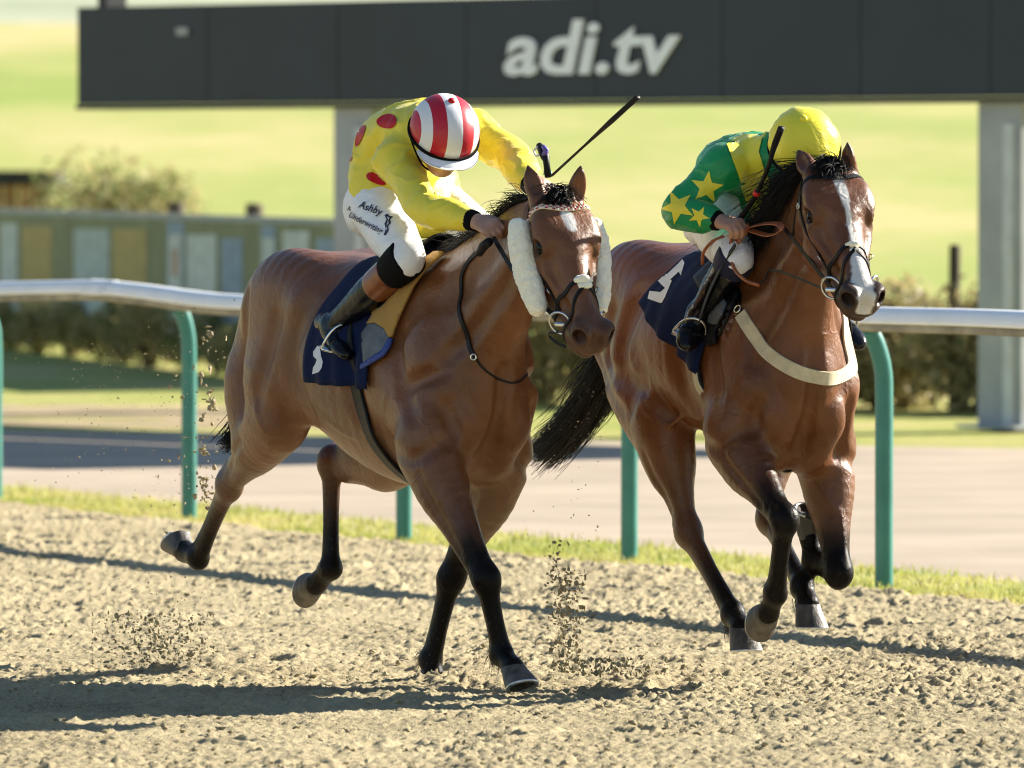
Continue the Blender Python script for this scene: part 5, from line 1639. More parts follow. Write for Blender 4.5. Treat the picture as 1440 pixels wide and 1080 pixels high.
# ------------------------------------------------------------------ boards, hedge, posts, shed
def board_fence():
    A0, A1 = V3(-5.30, 88, 0), V3(-1.45, 71, 0)
    d = unit(A1 - A0); nrm = V3(d[1], -d[0], 0); nrm = nrm if nrm[1] < 0 else -nrm
    R_ = np.stack([d, nrm, V3(0, 0, 1)], 1)
    def on(px, py, o=0.0):
        r = ray(px, py); return CAMP + r * (((A0 + nrm * o - CAMP) @ nrm) / (r @ nrm))
    ol = mat('olive_board', (.24, .245, .13), .7, var=.1, vscale=2)
    C = dict(w=mat('board_white', (.58, .60, .56), .7), y=mat('board_ochre', (.46, .34, .12), .7), b=mat('board_blue', (.26, .33, .42), .7), p=mat('board_pale', (.44, .50, .48), .7), o=mat('board_orange', (.50, .30, .20), .7), g=mat('board_dark', (.10, .11, .07), .7))
    spec = [((-150, 0), [('y', -140, -95, 322, 470), ('w', -80, -30, 322, 470)], 'olive advertising board with ochre and white blocks out beyond the pale one'),
            ((0, 101), [('w', 1, 25, 314, 470), ('y', 30, 73, 318, 470)], 'olive advertising board with one white and one ochre block'),
            ((101, 231), [('p', 104, 153, 322, 470), ('y', 158, 206, 322, 470)], 'olive advertising board with pale blue and ochre blocks'),
            ((231, 364), [('b', 235, 259, 308, 470), ('w', 238, 256, 330, 470), ('o', 243, 251, 350, 388), ('w', 263, 305, 330, 470), ('b', 311, 341, 335, 470)], 'advertising board with blue, white and orange shapes'),
            ((364, 480), [('b', 367, 388, 310, 470), ('w', 369, 386, 335, 470), ('w', 398, 436, 325, 470), ('b', 444, 470, 335, 470)], 'advertising board with white and blue shapes beside the gantry leg')]
    for (x0, x1), blocks, lab in spec:
        p0, p1 = on(x0, 300), on(x1, 300); c = (p0 + p1) / 2; c[2] = 0
        root = empty('advertising_board', lab, 'board', 'advertising boards', loc=tuple(c))
        w = np.linalg.norm(p1 - p0) / 2
        MB().box(V3(0, 0, .70), (w - .02, .02, .62), R_).build('panel', ol, root, smooth=False)
        MB().box(V3(0, 0, 1.345), (w - .01, .035, .028), R_).build('top_rail', M_GREY, root, smooth=False)
        for k, xa, xb, ya, yb in blocks:
            q = [on(xa, ya, .025), on(xb, ya, .025), on(xb, yb, .025), on(xa, yb, .025)]
            for t in q: t[2] = min(max(t[2], .15), 1.30)
            mid = V3(0, 0, 0)
            nudge = nrm * {'w': .004, 'o': .008, 'g': .006}.get(k, .0)
            mesh_obj('print', [t - c + nudge for t in q], [(0, 1, 2, 3)], C[k], root, smooth=False)
        for s in (-1, 1):
            MB().box(d * s * (w - .06) - nrm * .06 + V3(0, 0, .60), (.035, .03, .60), R_).build('support', M_TWIG, root, smooth=False)
    wood = mat('weathered_wood', (.085, .065, .045), .9, var=.3, vscale=6, bump=.5, bscale=30, stretch=(1, 1, .2))
    for px, top, Y, w, lab in ((247, 284, 80.5, .085, 'round wooden fence post showing above the boards beyond the blue and white print'), (357, 286, 76.5, .085, 'round wooden fence post showing above the last olive board'), (1342, 344, 64.0, .045, 'dark wooden fence post standing in the hedge beside the gantry leg')):
        p = at_depth(px, top, Y); z = p[2]; p[2] = 0
        o = MB().tube([V3(0, 0, -.05), V3(0, 0, z * .5), V3(.005, 0, z - .02), V3(.006, 0, z)], [w, w * .97, w * .95, w * .7], 12).build('fence_post', wood)
        o.location = tuple(p); tag(o, lab, 'post', 'wooden fence posts')

def bush(c, r, n, mats, label, seed, leaf=.05, group='hedge bushes'):
    """Twiggy shrub: short stems and many small leaves through its volume."""
    rng = np.random.default_rng(seed)
    root = empty('bush', label, 'bush', group, loc=tuple(c))
    tw = MB()
    ends = []
    for i in range(16):
        a = rng.uniform(0, 2 * math.pi); t = rng.uniform(.3, .95)
        e = V3(r[0] * t * math.cos(a) * .8, r[1] * t * math.sin(a) * .8, r[2] * rng.uniform(.9, 1.8))
        m = e * .5 + V3(rng.normal() * .05, rng.normal() * .05, .05)
        tw.tube(np.array([V3(e[0] * .12, e[1] * .12, -.05), m, e]), [.018, .011, .004], 5)
        ends += [m, e]
    tw.build('stems', M_TWIG, root)
    ends = np.array(ends)
    for mi, (m_, frac) in enumerate(mats):
        k = int(n * frac)
        u = rng.normal(size=(k, 3)); u /= np.linalg.norm(u, axis=1, keepdims=True)
        rad = rng.random(k) ** .38
        bump_ = 1 + .30 * vnoise(u * 2.2 + seed, (1, 1, 1), seed)
        p = u * (rad * bump_)[:, None] * np.array(r) + np.array([0, 0, r[2] * .98])
        p[:, 2] = np.maximum(p[:, 2], .01)
        ax = rng.normal(size=(k, 3)); ax /= np.linalg.norm(ax, axis=1, keepdims=True)
        bx = np.cross(ax, rng.normal(size=(k, 3))); bx /= np.linalg.norm(bx, axis=1, keepdims=True) + 1e-9
        L = leaf * rng.uniform(.6, 1.4, k)[:, None]
        q = np.stack([p - ax * L, p + bx * L * .38, p + ax * L, p - bx * L * .38], 1).reshape(-1, 3)
        mesh_obj('foliage', q, np.arange(4 * k).reshape(-1, 4), m_, root, smooth=False)
    return root

def vegetation():
    rng = np.random.default_rng(3)
    k = 0
    where = ('behind the second horse', 'behind the flank of the second horse', 'between the two horses', 'beyond the rail', 'beside the gantry leg', 'beside the wooden post')
    # hedge beyond the apron on the right
    for i, px in enumerate(np.arange(700, 1700, 66)):
        Y = 66.5 - (px - 700) * .003 + rng.normal() * .3
        b = at_depth(px + rng.normal() * 8, 300, Y); b[2] = -.03
        h = rng.uniform(.46, .60) if px < 1250 else rng.uniform(.42, .50)
        bush(b, (rng.uniform(.5, .62), .6, h), 2400, ((M_LEAFO, .88), (M_LEAFG, .12)), ('olive brown hedge bush round the dark wooden post beyond the far path' if abs(px - 1342) < 33 else 'olive brown hedge bush beside the foot of the gantry leg' if abs(px - 1408) < 33 else 'olive brown hedge bush standing in the row beyond the far path'), 100 + i, .045, 'hedge beyond the path')
    # low shrubs at the foot of the boards
    for i, px in enumerate(np.arange(-60, 520, 40)):
        t = (px - 0) / 475
        Y = 88 + (71 - 88) * t - 1.6
        b = at_depth(px + rng.normal() * 6, 400, Y); b[2] = -.03
        bush(b, (rng.uniform(.28, .42), .4, rng.uniform(.20, .40)), 900, ((M_LEAFG, .6), (M_LEAFO, .4)) if rng.random() < .4 else ((M_LEAFO, .8), (M_LEAFG, .2)), 'low dark shrub growing at the foot of the advertising boards', 200 + i, .04, 'shrubs at the foot of the boards')
    for i, (px, top, r) in enumerate(((105, 250, .7), (150, 256, .6), (200, 262, .65), (238, 268, .5))):
        Y = 104; b = at_depth(px, top, Y); z = b[2]; b[2] = .0
        h = (z + .1) / 2
        bush(b, (r, .8, h + .1), 1500, ((M_LEAFO, .6), (M_LEAFG, .4)), ('tall grey brown bush beside the dark roofed shed', 'olive bush between the shed and the field', 'mustard green bush showing over the boards', 'small olive bush at the end of the clump over the boards')[i], 300 + i, .06, 'bushes over the boards')

def shed():
    p0, p1 = at_depth(-120, 240, 118), at_depth(72, 240, 118)
    c = (p0 + p1) / 2; c[2] = .85
    root = empty('shed', 'low open wooden shed with dark flat roof beyond the advertising boards', 'shed', loc=tuple(c))
    w = (p1[0] - p0[0]) / 2
    dk = mat('dark_roof_felt', (.022, .024, .026), .85); wd = mat('orange_brown_boarding', (.32, .19, .095), .8, var=.2, vscale=3)
    MB().box(V3(0, 0, .80), (w + .12, .9, .10), None).build('roof', dk, root, smooth=False)
    for i in range(9):
        x = -w + .12 + (2 * w - .24) * i / 8
        MB().box(V3(x, -.55, .0), (w / 9.6, .02, .70)).build('board', wd, root, smooth=False)
    for s in (-1, 1): MB().box(V3(s * (w - .05), -.75, -.05), (.05, .05, .80)).build('corner_post', M_TWIG, root, smooth=False)
    MB().box(V3(0, 0, -.45), (w, .5, .42)).build('base', dk, root, smooth=False)

def build_setting():
    terrain(); path(); verge(); iv, fi = sand(); spray(iv, fi)
    rail(); gantry(); board_fence(); vegetation(); shed()
# ------------------------------------------------------------------ tack
M_LEATHER = mat('black_leather', (.007, .007, .008), .5, var=.3, vscale=30, bump=.15, bscale=160, spec=.22)
M_TAN = mat('orange_tan_leather', (.30, .085, .028), .45, var=.2, vscale=25, bump=.15, bscale=140)
M_CREAM = mat('cream_webbing', (.56, .49, .33), .7, var=.08, vscale=30, bump=.3, bscale=300)
M_STEEL = mat('polished_steel', (.68, .68, .68), .22, metal=1.0, var=.08)
M_NAVYC = cloth_mat('navy_saddle_cloth', (.005, .012, .050), .8, .45, .03, 16.0, spec=.15)
M_NUM = mat('white_print', (.72, .73, .76), .6, var=.05)
M_MUST = cloth_mat('mustard_chamois', (.42, .235, .055), .8, .5, .15, 20.0)
M_GREYP = mat('grey_pad', (.10, .115, .13), .6, var=.15, vscale=20, bump=.3, bscale=90)
M_BLUEB = mat('blue_binding', (.03, .055, .24), .6, var=.1)
M_FLEECE = mat('sheepskin', (.96, .89, .74), .95, var=.04, vscale=40, bump=.5, bscale=140, bdist=.008, spec=.1, sheen=.4)
M_NAVYK = cloth_mat('navy_strap', (.012, .014, .045), .7, .3, .1)

M_FLEECE.node_tree.nodes['Principled BSDF'].inputs['Subsurface Weight'].default_value = .7
M_FLEECE.node_tree.nodes['Principled BSDF'].inputs['Subsurface Radius'].default_value = (.02, .02, .018)

def surf(H, P):
    out = []; nn = []
    for p in P:
        h = H['bvh'].find_nearest(Vector(p))
        out.append(np.array(h[0])); nn.append(np.array(h[1]))
    return np.array(out), np.array(nn)

def hit(H, px, py):
    h = H['bvh'].ray_cast(Vector(H['fr'].cam()), Vector(H['fr'].rayl(px, py)))
    return None if h[0] is None else np.array(h[0])

def ribbon(mb, C, Nn, width, thick, closed=False):
    C = np.asarray(C, float); Nn = np.asarray(Nn, float)
    n = len(C)
    if closed: T = np.roll(C, -1, 0) - np.roll(C, 1, 0)
    else: T = np.gradient(C, axis=0)
    T /= np.linalg.norm(T, axis=1, keepdims=True) + 1e-9
    B = np.cross(Nn, T); B /= np.linalg.norm(B, axis=1, keepdims=True) + 1e-9
    Nn = np.cross(T, B)
    w = np.broadcast_to(np.asarray(width, float), (n,))[:, None] / 2
    v = []
    for i in range(n):
        v += [C[i] + B[i] * w[i], C[i] + B[i] * w[i] * .92 + Nn[i] * thick, C[i] - B[i] * w[i] * .92 + Nn[i] * thick, C[i] - B[i] * w[i]]
    f = []
    for i in range(n if closed else n - 1):
        a = i * 4; b = ((i + 1) % n) * 4
        for k in range(4):
            k2 = (k + 1) % 4
            f.append((a + k, a + k2, b + k2, b + k))
    if not closed: f += [(3, 2, 1, 0), tuple((n - 1) * 4 + k for k in range(4))]
    mb.add(v, f)
    return mb

def strap(name, H, pts, width, mat_, parent, thick=.004, off=.0015, closed=False, sub=6, smooth_n=2):
    P = spline(list(pts) + ([pts[0]] if closed else []), sub)
    if closed: P = P[:-1]
    C, Nn = surf(H, P)
    for _ in range(smooth_n):
        Nn[1:-1] = Nn[1:-1] + .5 * (Nn[:-2] + Nn[2:]); Nn /= np.linalg.norm(Nn, axis=1, keepdims=True)
        C[1:-1] = .5 * C[1:-1] + .25 * (C[:-2] + C[2:])
    mb = MB(); ribbon(mb, C + Nn * off, Nn, width, thick, closed)
    return mb.build(name, mat_, parent, auto=40)

def torus(mb, c, axis, R_, r, n=20, m=7, a0=0, a1=360):
    axis = unit(axis); u = unit(np.cross(axis, V3(.3, .5, .8))); v = np.cross(axis, u)
    pts = [np.asarray(c) + R_ * (math.cos(t) * u + math.sin(t) * v) for t in np.radians(np.linspace(a0, a1, n + 1))]
    mb.tube(np.array(pts), r, m, cap=False)
    return mb

def fleece(name, nodes, parent, amp=.0045, seed=4):
    nd = np.array(nodes, float)
    f = Field(nd[:, :3].min(0) - .09, nd[:, :3].max(0) + .09, .005)
    f.limb(nd, k=.01)
    V, Fc = f.mesh(1)
    n = vnormals(V, Fc)
    V = V + n * (amp * (fbm(V, (55, 55, 55), 3, seed) + .6 * np.abs(vnoise(V, (110,) * 3, seed + 9))))[:, None]
    ob = mesh_obj(name, V, Fc, M_FLEECE, parent)
    return ob

def checker_mat():
    m, nd, lk, b = new_mat('red_white_beaded_band')
    at = N(nd, 'Attribute', attribute_name='uvw')
    sp = N(nd, 'SeparateXYZ'); lk.new(at.outputs['Vector'], sp.inputs[0])
    ck = N(nd, 'TexChecker', Scale=1.0); ck.inputs['Color1'].default_value = (.46, .006, .015, 1); ck.inputs['Color2'].default_value = (.82, .74, .55, 1)
    lk.new(at.outputs['Vector'], ck.inputs['Vector'])
    lk.new(ck.outputs['Color'], b.inputs['Base Color'])
    b.inputs['Roughness'].default_value = .3
    return m

def bridle(H, label, spec):
    h = H['p']['head']
    root = empty('bridle', label, 'bridle', matrix=H['fr'].matrix())
    P = lambda x, y, z: HP(h, x, y, z)
    w = .016
    strap('headpiece', H, [P(.10, -.12, -.09), P(.045, -.11, -.085), P(-.03, -.09, -.095), P(-.07, -.04, -.06), P(-.075, 0, -.04), P(-.07, .04, -.06), P(-.03, .09, -.095), P(.045, .11, -.085), P(.10, .12, -.09)], .020, M_LEATHER, root)
    bb = [P(.055, -.11, -.075), P(.066, -.085, -.03), P(.083, -.05, .0), P(.093, 0, .02), P(.083, .05, .0), P(.066, .085, -.03), P(.055, .11, -.075)]
    if spec['beads']:
        C, Nn = surf(H, spline(bb, 6))
        band = MB(); ribbon(band, C + Nn * .0015, Nn, .022, .004); ob = band.build('browband', spec['beads'], root, auto=40)
        nb = 30
        S_ = np.linspace(0, len(C) - 1.001, nb)
        v = []; f = []; uv = []
        for k, x in enumerate(S_):                                       # two rows of beads
            i = int(x); fr_ = x - i
            c = C[i] * (1 - fr_) + C[i + 1] * fr_; n = unit(Nn[i]); t = unit(C[i + 1] - C[i]); b_ = np.cross(n, t)
            for rw in (-1, 0, 1):
                q = c + n * .0060 + b_ * rw * .0072
                base = len(v)
                for d in (t, b_, -t, -b_): v.append(q + d * .0062)
                v.append(q + n * .004)
                uv += [(k + .5, rw + 1.5, .5)] * 5
                f += [(base, base + 1, base + 4), (base + 1, base + 2, base + 4), (base + 2, base + 3, base + 4), (base + 3, base, base + 4)]
        bo = mesh_obj('bead', v, f, spec['beads'], ob, smooth=False); bo['kind'] = 'stuff'
        at = bo.data.attributes.new('uvw', 'FLOAT_VECTOR', 'POINT'); at.data.foreach_set('vector', np.array(uv, np.float32).ravel())
        at = ob.data.attributes.new('uvw', 'FLOAT_VECTOR', 'POINT'); at.data.foreach_set('vector', np.full(len(ob.data.vertices) * 3, .5, np.float32))
    else:
        strap('browband', H, bb, .020, M_LEATHER, root)
    for s in (-1, 1):
        strap('cheekpiece', H, [P(.055, s * .115, -.080), P(.16, s * .11, -.115), P(.28, s * .09, -.13), P(.40, s * .07, -.125)], .014, M_LEATHER, root)
        for x, z in ((.33, -.13), (.10, -.095)):
            c, n = surf(H, [P(x, s * .10, z)])
            mb = MB(); torus(mb, c[0] + n[0] * .008, n[0], .011, .0022, 12, 5); mb.build('buckle', M_STEEL, root)
        c, n = surf(H, [P(.445, s * .08, -.128)])
        rc = c[0] + n[0] * .010
        rg = MB(); torus(rg, rc, h['R'] @ V3(.9, s, .25), .039, .0045, 28, 8); ro = rg.build('bit_ring', M_STEEL, root)
        MB().tube([P(.455, s * .085, -.128), P(.455, s * .03, -.130), P(.455, 0, -.130)], .008, 8).build('bit_mouthpiece', M_STEEL, ro)
        H.setdefault('ring', {})[s] = rc
        if spec['rolls']:
            fleece('cheek_roll', [(*P(.085, s * .125, -.080), .036), (*P(.14, s * .128, -.100), .042), (*P(.22, s * .122, -.130), .043), (*P(.30, s * .110, -.155), .040), (*P(.345, s * .102, -.168), .032)], root, seed=4 + s)
    nz = .365
    strap('noseband', H, [P(nz, 0, .03), P(nz + .005, -.06, -.02), P(nz + .02, -.08, -.09), P(nz + .03, -.06, -.16), P(nz + .03, 0, -.23), P(nz + .03, .06, -.16), P(nz + .02, .08, -.09), P(nz + .005, .06, -.02)], .015, M_LEATHER, root, closed=True)
    strap('flash_strap', H, [P(nz + .02, 0, .03), P(nz + .055, -.05, -.03), P(nz + .10, -.075, -.09), P(nz + .115, -.05, -.16), P(nz + .11, 0, -.22), P(nz + .115, .05, -.16), P(nz + .10, .075, -.09), P(nz + .055, .05, -.03)], .012, M_LEATHER, root, closed=True)
    strap('throatlash', H, [P(.03, -.11, -.085), P(.07, -.10, -.18), P(.08, -.05, -.26), P(.08, .05, -.26), P(.07, .10, -.18), P(.03, .11, -.085)], .010, M_LEATHER, root)
    c, n = surf(H, [P(nz, 0, .02)])
    c = c[0]
    k_ = 1.0 if spec['rolls'] else .7
    fleece('nose_pad', [(*(c + h['R'] @ V3(-.004, -.022, -.004)), .011 * k_), (*(c + h['R'] @ V3(.002, 0, .004)), .015 * k_), (*(c + h['R'] @ V3(-.004, .024, -.004)), .011 * k_)], root, .006)
    fleece('nose_pad', [(*(c + h['R'] @ V3(.022, -.012, -.004)), .010 * k_), (*(c + h['R'] @ V3(.024, .012, -.002)), .013 * k_)], root, .006)
    return root

def free_strap(name, pts, width, mat_, parent, up=(0, 0, 1), thick=.003, sub=8):
    C = spline(pts, sub)
    T = np.gradient(C, axis=0); T /= np.linalg.norm(T, axis=1, keepdims=True)
    Nn = np.cross(np.cross(T, np.asarray(up, float)), T); Nn /= np.linalg.norm(Nn, axis=1, keepdims=True) + 1e-9
    mb = MB(); ribbon(mb, C, Nn, width, thick)
    return mb.build(name, mat_, parent, auto=40)

def back_patch(H, x_rear, x_front, th_rear, th_front, off, nx=26, nt=46, zc=1.12, ripple=.004, seed=2, flare=0.0):
    """Grid of points lying over the back: columns along x, rows around the barrel."""
    dz = H['p'].get('dz', 0)
    V = np.zeros((nx, nt, 3))
    for i in range(nx):
        u = i / (nx - 1)
        x = x_rear + (x_front - x_rear) * u
        th = th_rear + (th_front - th_rear) * u
        for j in range(nt):
            a = -th + 2 * th * j / (nt - 1)
            d = V3(0, math.sin(a), math.cos(a))
            o = V3(x, 0, zc + dz)
            h = H['bvh'].ray_cast(Vector(o), Vector(d))
            r = np.linalg.norm(np.array(h[0]) - o) if h[0] is not None else .35
            e = abs(2 * j / (nt - 1) - 1)
            V[i, j] = o + d * (r + off + flare * e ** 3 + ripple * e * math.sin(x * 55 + a * 4 + seed) * (.4 + .6 * e) + ripple)
    return V

def grid_obj(name, V, mat_, parent, thick=.004):
    nx, nt = V.shape[:2]
    vs = V.reshape(-1, 3)
    fs = [(i * nt + j, (i + 1) * nt + j, (i + 1) * nt + j + 1, i * nt + j + 1) for i in range(nx - 1) for j in range(nt - 1)]
    o = mesh_obj(name, vs, fs, mat_, parent)
    m = o.modifiers.new('thickness', 'SOLIDIFY'); m.thickness = thick; m.offset = 0
    return o, BVHTree.FromPolygons([tuple(v) for v in vs], fs)

def saddle_set(H, key, spec):
    fr = H['fr']; mtx = fr.matrix()
    hr, hf = hit(H, *spec['rear']), hit(H, *spec['front'])
    dz = H['p'].get('dz', 0)
    ang = lambda q: math.atan2(abs(q[1]), q[2] - 1.12 - dz)
    root = empty('saddle_cloth', spec['cloth_label'], 'saddle cloth', matrix=mtx)
    V = back_patch(H, hr[0], hf[0], ang(hr), ang(hf), .007, ripple=.006, flare=.012)
    o, bv = grid_obj('cloth', V, M_NAVYC, root)
    for poly in spec['number']:
        decal('number', fr, bv, poly, M_NUM, o, off=.004)
    # saddle: pad, seat and flaps
    sroot = empty('saddle', spec['saddle_label'], 'saddle', matrix=mtx)
    xs0, xs1 = spec['sx']
    V = back_patch(H, xs0, xs1, .62, .95, .016, 24, 40, ripple=.001)
    for i in range(24):
        u = i / 23
        for j in range(40):
            e = abs(2 * j / 39 - 1)
            V[i, j, 2] += (.035 * (1 - e) ** 1.0) * (1 if .15 < u else u / .15) + .02 * sstep(.25, 0, u) * (1 - e) ** 2 + .012 * sstep(.7, 1, u) * (1 - e) ** 2
    grid_obj('seat', V, M_LEATHER, sroot, .012)
    for nm, poly, m_, off in spec['pads']:
        for mir in (1, -1):
            ob = decal(nm, fr, H['bvh'], poly, m_, sroot, step=5, off=off)
            if mir == -1:
                ob.data.transform(Matrix.Scale(-1, 4, Vector((0, 1, 0)))); ob.data.flip_normals()
            md = ob.modifiers.new('thickness', 'SOLIDIFY'); md.thickness = .010; md.offset = 0
    # girth: a loop round the barrel behind the elbows
    gp = [g for g in (hit(H, *q) for q in spec['girth']) if g is not None]
    tr = H['trunk']
    sl = (gp[2][0] - gp[0][0]) / (gp[0][2] - gp[2][2] + 1e-6); sl = max(0.0, min(.5, sl))
    groot = empty('girth', spec['girth_label'], 'girth', matrix=mtx)
    C = []; Nn = []
    for a_ in np.linspace(-math.pi + .001, math.pi - .001, 121):
        if abs(a_) < .55: continue
        d = V3(0, math.sin(a_), math.cos(a_))
        zc, r = 1.07, .36
        for _ in range(3):
            x = gp[0][0] + sl * (gp[0][2] - (zc + r * d[2]))
            e = [np.interp(-x, -tr[:, 0], tr[:, i]) for i in (2, 3, 4)]
            zc = e[0]; r = 1 / math.sqrt((d[1] / e[1]) ** 2 + (d[2] / e[2]) ** 2)
        o = V3(x, 0, zc)
        hh = H['bvh'].ray_cast(Vector(o), Vector(d))
        rr = np.linalg.norm(np.array(hh[0]) - o) if hh[0] is not None else r
        C.append(o + d * (rr if rr < r + .045 else r + .01)); Nn.append(d)
    k = next(i for i in range(len(C) - 1) if np.linalg.norm(C[i + 1] - C[i]) > .15)
    C = np.array(C[k + 1:] + C[:k + 1]); Nn = np.array(Nn[k + 1:] + Nn[:k + 1])
    for _ in range(6): C[1:-1] = .5 * C[1:-1] + .25 * (C[:-2] + C[2:])
    mb = MB(); ribbon(mb, C + Nn * .008, -Nn if np.cross(Nn[40], C[41] - C[40])[0] > 9 else Nn, spec['gw'], .006); mb.build('webbing', spec['gm'], groot, auto=40)
    if spec.get('gm2'):
        mb = MB(); ribbon(mb, C[8:-8] + Nn[8:-8] * .015, Nn[8:-8], spec['gw'] * .8, .004); mb.build('elastic', spec['gm2'], groot, auto=40)
    return root, sroot, groot

def stirrup(J, s, label, fr):
    G = J['J']['leg'][s]
    root = empty('stirrup', label, 'stirrup', 'racing stirrups', matrix=fr.matrix())
    to, he, an, kn = G['toe'], G['heel'], G['ankle'], G['knee']
    d = unit(to - he); upv = unit(an - he - d * ((an - he) @ d)); sd = np.cross(d, upv)
    c = he * .38 + to * .62 - upv * .034
    w = .052; hgt = .105
    pts = [c + sd * w * math.cos(a) * (1.0 if math.sin(a) < .3 else 1.0) + upv * hgt * max(0, math.sin(a)) ** .8 for a in np.linspace(0, math.pi, 21)]
    m = MB(); m.tube(np.array(pts), .0052, 8); m.build('iron', M_STEEL, root)
    m = MB(); m.box(c, (.016, .055, .004), np.stack([d, sd, upv], 1)); m.build('tread', M_STEEL, root)
    top = c + upv * hgt
    free_strap('leather', [top, top + V3(.05, -s * .015, .09), top + V3(.12, -s * .04, .19), top + V3(.17, -s * .07, .26)], .020, M_LEATHER, root, up=(0, s, .2))
    return root

def make_tack():
    HA, HB = HORSES['A'], HORSES['B']
    ja, jb = JOCK['A'], JOCK['B']
    bridle(HA, 'black bridle with cream sheepskin cheek rolls and red and white beaded browband', dict(beads=checker_mat(), rolls=True))
    bridle(HB, 'plain black bridle with ring bit on the horse with the white blaze', dict(beads=None, rolls=False))
    # reins, leading horse
    r = empty('reins', 'black leather reins running from bit to hands of the yellow and red jockey', 'reins', matrix=FA.matrix())
    h = HA['p']['head']
    hn = ja['J']['arm'][-1]; hl = ja['J']['arm'][1]
    gr = hn['kn'] * .6 + hn['wr'] * .4 + V3(.02, .01, -.025)
    gl = hl['kn'] * .6 + hl['wr'] * .4 + V3(.01, -.01, -.02)
    for s, g in ((-1, gr), (1, gl)):
        a = HA['ring'][s]
        mid = (a + g) / 2 + (V3(0, -.015, -.012) if s < 0 else V3(0, .07, -.10))
        free_strap('rein', [a + unit(g - a) * .034, mid, g], .017, M_LEATHER, r, up=(0, s, .4))
    MB().tube([A_(674, 356, -.135), A_(680, 346, -.14), A_(688, 340, -.14)], [.014, .017, .015], 12).build('rein_grip', M_LEATHER, r)
    loop = [hit(HA, *q) for q in ((676, 352), (660, 368), (650, 392), (648, 425), (652, 455), (660, 480), (667, 500))]
    strap('rein_end', HA, [q for q in loop if q is not None], .017, M_LEATHER, r, .004, .004)
    loop = [hit(HA, *q) for q in ((667, 500), (678, 516), (695, 530), (712, 537), (728, 537), (740, 526))]
    strap('rein_loop', HA, [q for q in loop if q is not None], .007, M_LEATHER, r, .003, .003)
    q = hit(HA, 668, 502); mb = MB(); torus(mb, q + V3(.004, -.008, 0), V3(.7, -.7, 0), .010, .003, 12, 6); mb.build('rein_buckle', M_STEEL, r)
    a = HA['ring'][-1]
    free_strap('martingale_strap', [a + V3(-.01, -.005, -.03), A_(772, 470, -.06), A_(781, 480, -.045), A_(796, 488, -.02)], .010, M_LEATHER, r, up=(0, -1, .3))
    # reins, second horse
    r = empty('reins', 'reins of the second horse with orange rubber hand parts looped at the fist', 'reins', matrix=FB.matrix())
    hn = jb['J']['arm'][-1]; hl = jb['J']['arm'][1]
    g = hn['kn'] * .7 + hn['wr'] * .3 + V3(.015, .012, -.02)
    a = HB['ring'][-1]
    free_strap('rein', [a + V3(-.035, -.01, -.005), B_(1090, 380, -.12), B_(1075, 394, -.15), B_(1066, 400, -.17)], .008, M_LEATHER, r, up=(0, -1, .3))
    free_strap('rein', [HB['ring'][1], V3(.35, .12, 1.52), hl['kn']], .016, M_LEATHER, r, up=(0, 1, .3))
    MB().tube(spline([B_(1029, 334, -.20), B_(1026, 355, -.21), B_(1034, 380, -.21), B_(1050, 395, -.20), B_(1067, 401, -.18)], 6), .0062, 8).build('rubber_hand_part', M_TAN, r)
    MB().tube(spline([B_(988, 372, -.24), B_(989, 356, -.245), B_(1000, 341, -.235), B_(1018, 332, -.21)], 6), .0058, 8).build('rubber_hand_part', M_TAN, r)
    free_strap('rubber_hand_part', [B_(1020, 364, -.20), B_(1032, 346, -.19), B_(1046, 328, -.175), B_(1054, 318, -.165)], .026, M_TAN, r, up=(.5, -1, .3))
    lp = [B_(1050, 321, -.17), B_(1075, 315, -.15), B_(1096, 316, -.13), B_(1097, 326, -.13), B_(1080, 331, -.14), B_(1055, 324, -.165)]
    free_strap('rubber_hand_part', lp, .024, M_TAN, r, up=(.2, -.4, 1))
    free_strap('rein', [B_(1096, 320, -.13), V3(.36, -.11, 1.585), a], .014, M_LEATHER, r, up=(0, -1, .4))
    # saddles, cloths, girths
    T = lambda pts, k, ox, oy: [(ox + x / k, oy + y / k) for x, y in pts]
    nA = T([(138, 718), (152, 730), (160, 790), (172, 830), (165, 870), (145, 900), (100, 915), (106, 868), (122, 845), (132, 815), (108, 790), (106, 760)], 4.909, 420, 340)
    nB = T([(345, 322), (360, 345), (335, 435), (320, 408), (262, 462), (272, 470), (228, 580), (205, 622), (185, 620), (106, 592), (120, 540), (195, 548), (226, 520), (150, 445), (165, 430), (240, 425), (320, 350)], 4.909, 890, 300)
    sA = dict(rear=(436, 534), front=(522, 545), number=[nA], sx=(-.40, -.14),
              cloth_label='navy saddle cloth with white number under the boot of the yellow and red jockey', saddle_label='light racing saddle with mustard chamois and grey pad edged in blue',
              girth_label='wide black girth round the belly of the horse with sheepskin cheek rolls',
              pads=[('chamois', T([(1030, 100), (960, 105), (880, 160), (790, 240), (720, 330), (640, 440), (600, 480), (545, 475), (535, 510), (552, 520), (510, 585), (560, 570), (625, 610), (650, 670), (672, 672), (700, 590), (760, 450), (820, 330), (900, 220), (1010, 125)], 4.909, 420, 340), M_MUST, .022),
                    ('pad', T([(470, 690), (465, 640), (510, 585), (560, 570), (630, 620), (648, 680), (600, 770), (480, 840)], 4.909, 420, 340), M_GREYP, .016),
                    ('binding', T([(648, 675), (672, 685), (650, 745), (610, 800), (450, 893), (440, 870), (500, 825), (600, 765)], 4.909, 420, 340), M_BLUEB, .018)],
              girth=[(503, 545), (512, 580), (527, 620), (548, 655), (570, 680)], gw=.085, gm=M_LEATHER)
    saddle_set(HA, 'A', sA)
